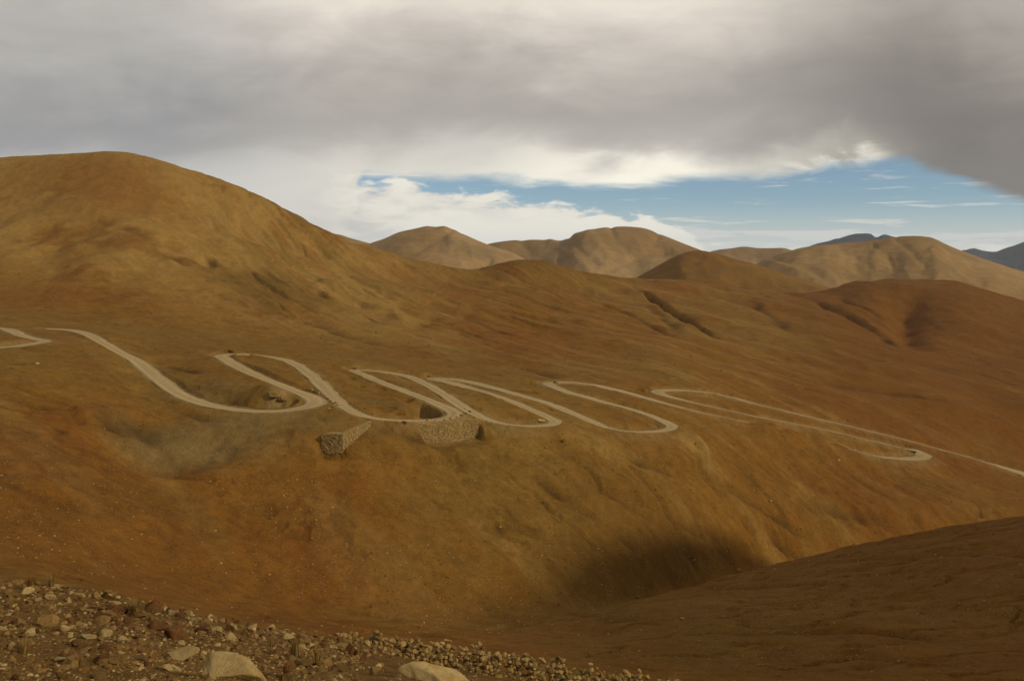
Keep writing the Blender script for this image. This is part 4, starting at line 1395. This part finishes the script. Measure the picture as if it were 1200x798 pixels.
for i in range(len(wp)):
    x, y, z, h = wp[i]
    h = max(h, 0.12) * (1 + 0.16 * math.sin(i * 0.9) + 0.10 * math.sin(i * .37))
    tx, ty = wp[min(i + 1, len(wp) - 1)][:2] - wp[max(i - 1, 0)][:2]
    l = math.hypot(tx, ty)
    nx, ny = ty / l, -tx / l
    hh = 0.03
    while hh < h:
        for side in (-1, 0, 1):
            if rs_.random() > 0.40:
                continue
            sz = rs_.uniform(0.065, 0.135)
            wdt = 0.30 * (1 - 0.55 * hh / max(h, .2))
            off = side * wdt + rs_.uniform(-.06, .06)
            cand.append((sz * (1.35 if side == 1 else (1.1 if hh > h - .15 else 0.8)), x + nx * off + rs_.uniform(-.05, .05), y + ny * off, z + hh, sz))
        hh += 0.15
cand.sort(key=lambda c: -c[0])
for k, (_, x, y, z, sz) in enumerate(cand[:300]):
    o = bpy.data.objects.new('stone', SK[k % 8])
    C.objects.link(o)
    o.parent = wall
    o.location = (x - mid[0], y - mid[1], z - mid[2])
    o.scale = (sz * rs_.uniform(.9, 1.25), sz, sz)
    o.rotation_euler = tuple(rs_.uniform(-.6, .6, 2)) + (rs_.uniform(0, 6.28),)
rest = cand[300:]
it = iter(rest)


def wall_sampler(r):
    _, x, y, z, sz = next(it)
    return np.array([x, y, z]), sz


fill = merged('stone_fill', len(rest), wall_sampler, 1, [(.33, .22, .08), (.215, .13, .04), CP], 970)
fill.parent = wall
fill.matrix_parent_inverse = wall.matrix_world.inverted()
fill.location = (-mid[0], -mid[1], -mid[2])

# ------------------------------------------------------------------ dry grass tufts
def straw(name, c1, c2):
    m, g = new_mat(name)
    b = principled(g)
    oi = g.n('ShaderNodeObjectInfo')
    tc = g.n('ShaderNodeTexCoord')
    g.put(b.inputs['Base Color'], g.mix(g.noise(tc.outputs['Object'], 9.0, 3), c1, c2))
    return m


M_STRAW = straw('dry_grass', (.27, .17, .05), (.18, .115, .03))
M_REDSTRAW = straw('russet_grass', (.24, .105, .03), (.17, .08, .02))


def tuft(label, u, v, hpx, n, mat, spread=.45, name='grass_tuft', p=None):
    p = fg_point(u, v) if p is None else p
    h = hpx * p[1] / F
    r = np.random.default_rng(int(u * 10))
    V, Q = [], []
    for _ in range(n):
        a = r.uniform(0, 6.28)
        lean = r.uniform(0.05, spread)
        hh = h * r.uniform(.5, 1.1)
        b = np.array([math.cos(a), math.sin(a), 0]) * r.uniform(0, .25) * h
        d = np.array([math.cos(a), math.sin(a), 0])
        sd_ = np.array([-d[1], d[0], 0]) * h * 0.018
        pts = [b, b + d * lean * hh * .35 + np.array([0, 0, hh * .6]), b + d * lean * hh + np.array([0, 0, hh])]
        k = len(V)
        V += [pts[0] - sd_, pts[0] + sd_, pts[1] + sd_ * .8, pts[1] - sd_ * .8, pts[2] + sd_ * .2, pts[2] - sd_ * .2]
        Q += [(k, k + 1, k + 2, k + 3), (k + 3, k + 2, k + 4, k + 5)]
    me = raw_mesh(name, np.array(V), np.array(Q), None, False)
    o = link(name, me, mat, None, (p[0], p[1], p[2] - 0.01))
    o['label'] = label
    o['category'] = name.replace('_', ' ')


tuft('dry grass clump in the rubble near the crest, left of the pale crest stones', 158, 722, 20, 160, M_STRAW, .6)
tuft('russet grass clump with long upright blades on the crest at the left', 36, 690, 17, 90, M_REDSTRAW, .45)
tuft('small straw clump beside the tall russet grass', 60, 688, 16, 60, M_STRAW)
tuft('tall dry stalks at the right end of the rubble', 346, 770, 26, 60, M_STRAW, .25)
tuft('thin dry stalks near the tan blocks left of the dirt track', 372, 778, 24, 50, M_STRAW, .25)
tuft('low straw clump above the largest boulder at the right', 318, 757, 16, 70, M_STRAW)
tuft('low greenish straw clump on the left gravel', 28, 765, 18, 60, M_STRAW, .7)

for k, (u, v, h, n, lab) in enumerate([(12, 712, 13, 50, 'small straw clump at the left edge above the leaning rocks'), (95, 704, 12, 50, 'low straw clump on the crest left of the pale crest stones'),
                                       (176, 728, 14, 60, 'straw clump just below the crest, right of the larger clump'), (285, 744, 13, 50, 'straw clump on the crest above the right end of the largest boulder'),
                                       (335, 792, 20, 60, 'straw clump at the bottom right of the largest boulder'), (420, 768, 12, 40, 'small straw clump at the left edge of the dirt track'),
                                       (95, 780, 16, 60, 'straw clump in the gravel at the lower left'), (140, 735, 14, 50, 'straw clump behind the upright pale stone')]):
    tuft(lab, u, v, h, n, (M_STRAW, M_REDSTRAW)[k % 3 == 1], .6)

# ------------------------------------------------------------------ thin mountain air over the whole place
def haze_box(density, r, zlo, zhi):
    bm = bmesh.new()
    bmesh.ops.create_cube(bm, size=1.0)
    for v in bm.verts:
        v.co = (v.co.x * 2 * r, v.co.y * 2 * r, zlo if v.co.z < 0 else zhi)
    me = bpy.data.meshes.new('haze')
    bm.to_mesh(me)
    bm.free()
    m = bpy.data.materials.new('haze')
    m.use_nodes = True
    g = G(m.node_tree)
    out = g.n('ShaderNodeOutputMaterial')
    v = g.n('ShaderNodeVolumePrincipled')
    v.inputs['Color'].default_value = (.80, .88, 1.0, 1)
    v.inputs['Density'].default_value = density
    g.put(out.inputs['Volume'], v.outputs[0])
    link('haze', me, m, kind='stuff', label='thin pale blue mountain haze')


haze_box(2.2e-5, 36000, -480, 620)
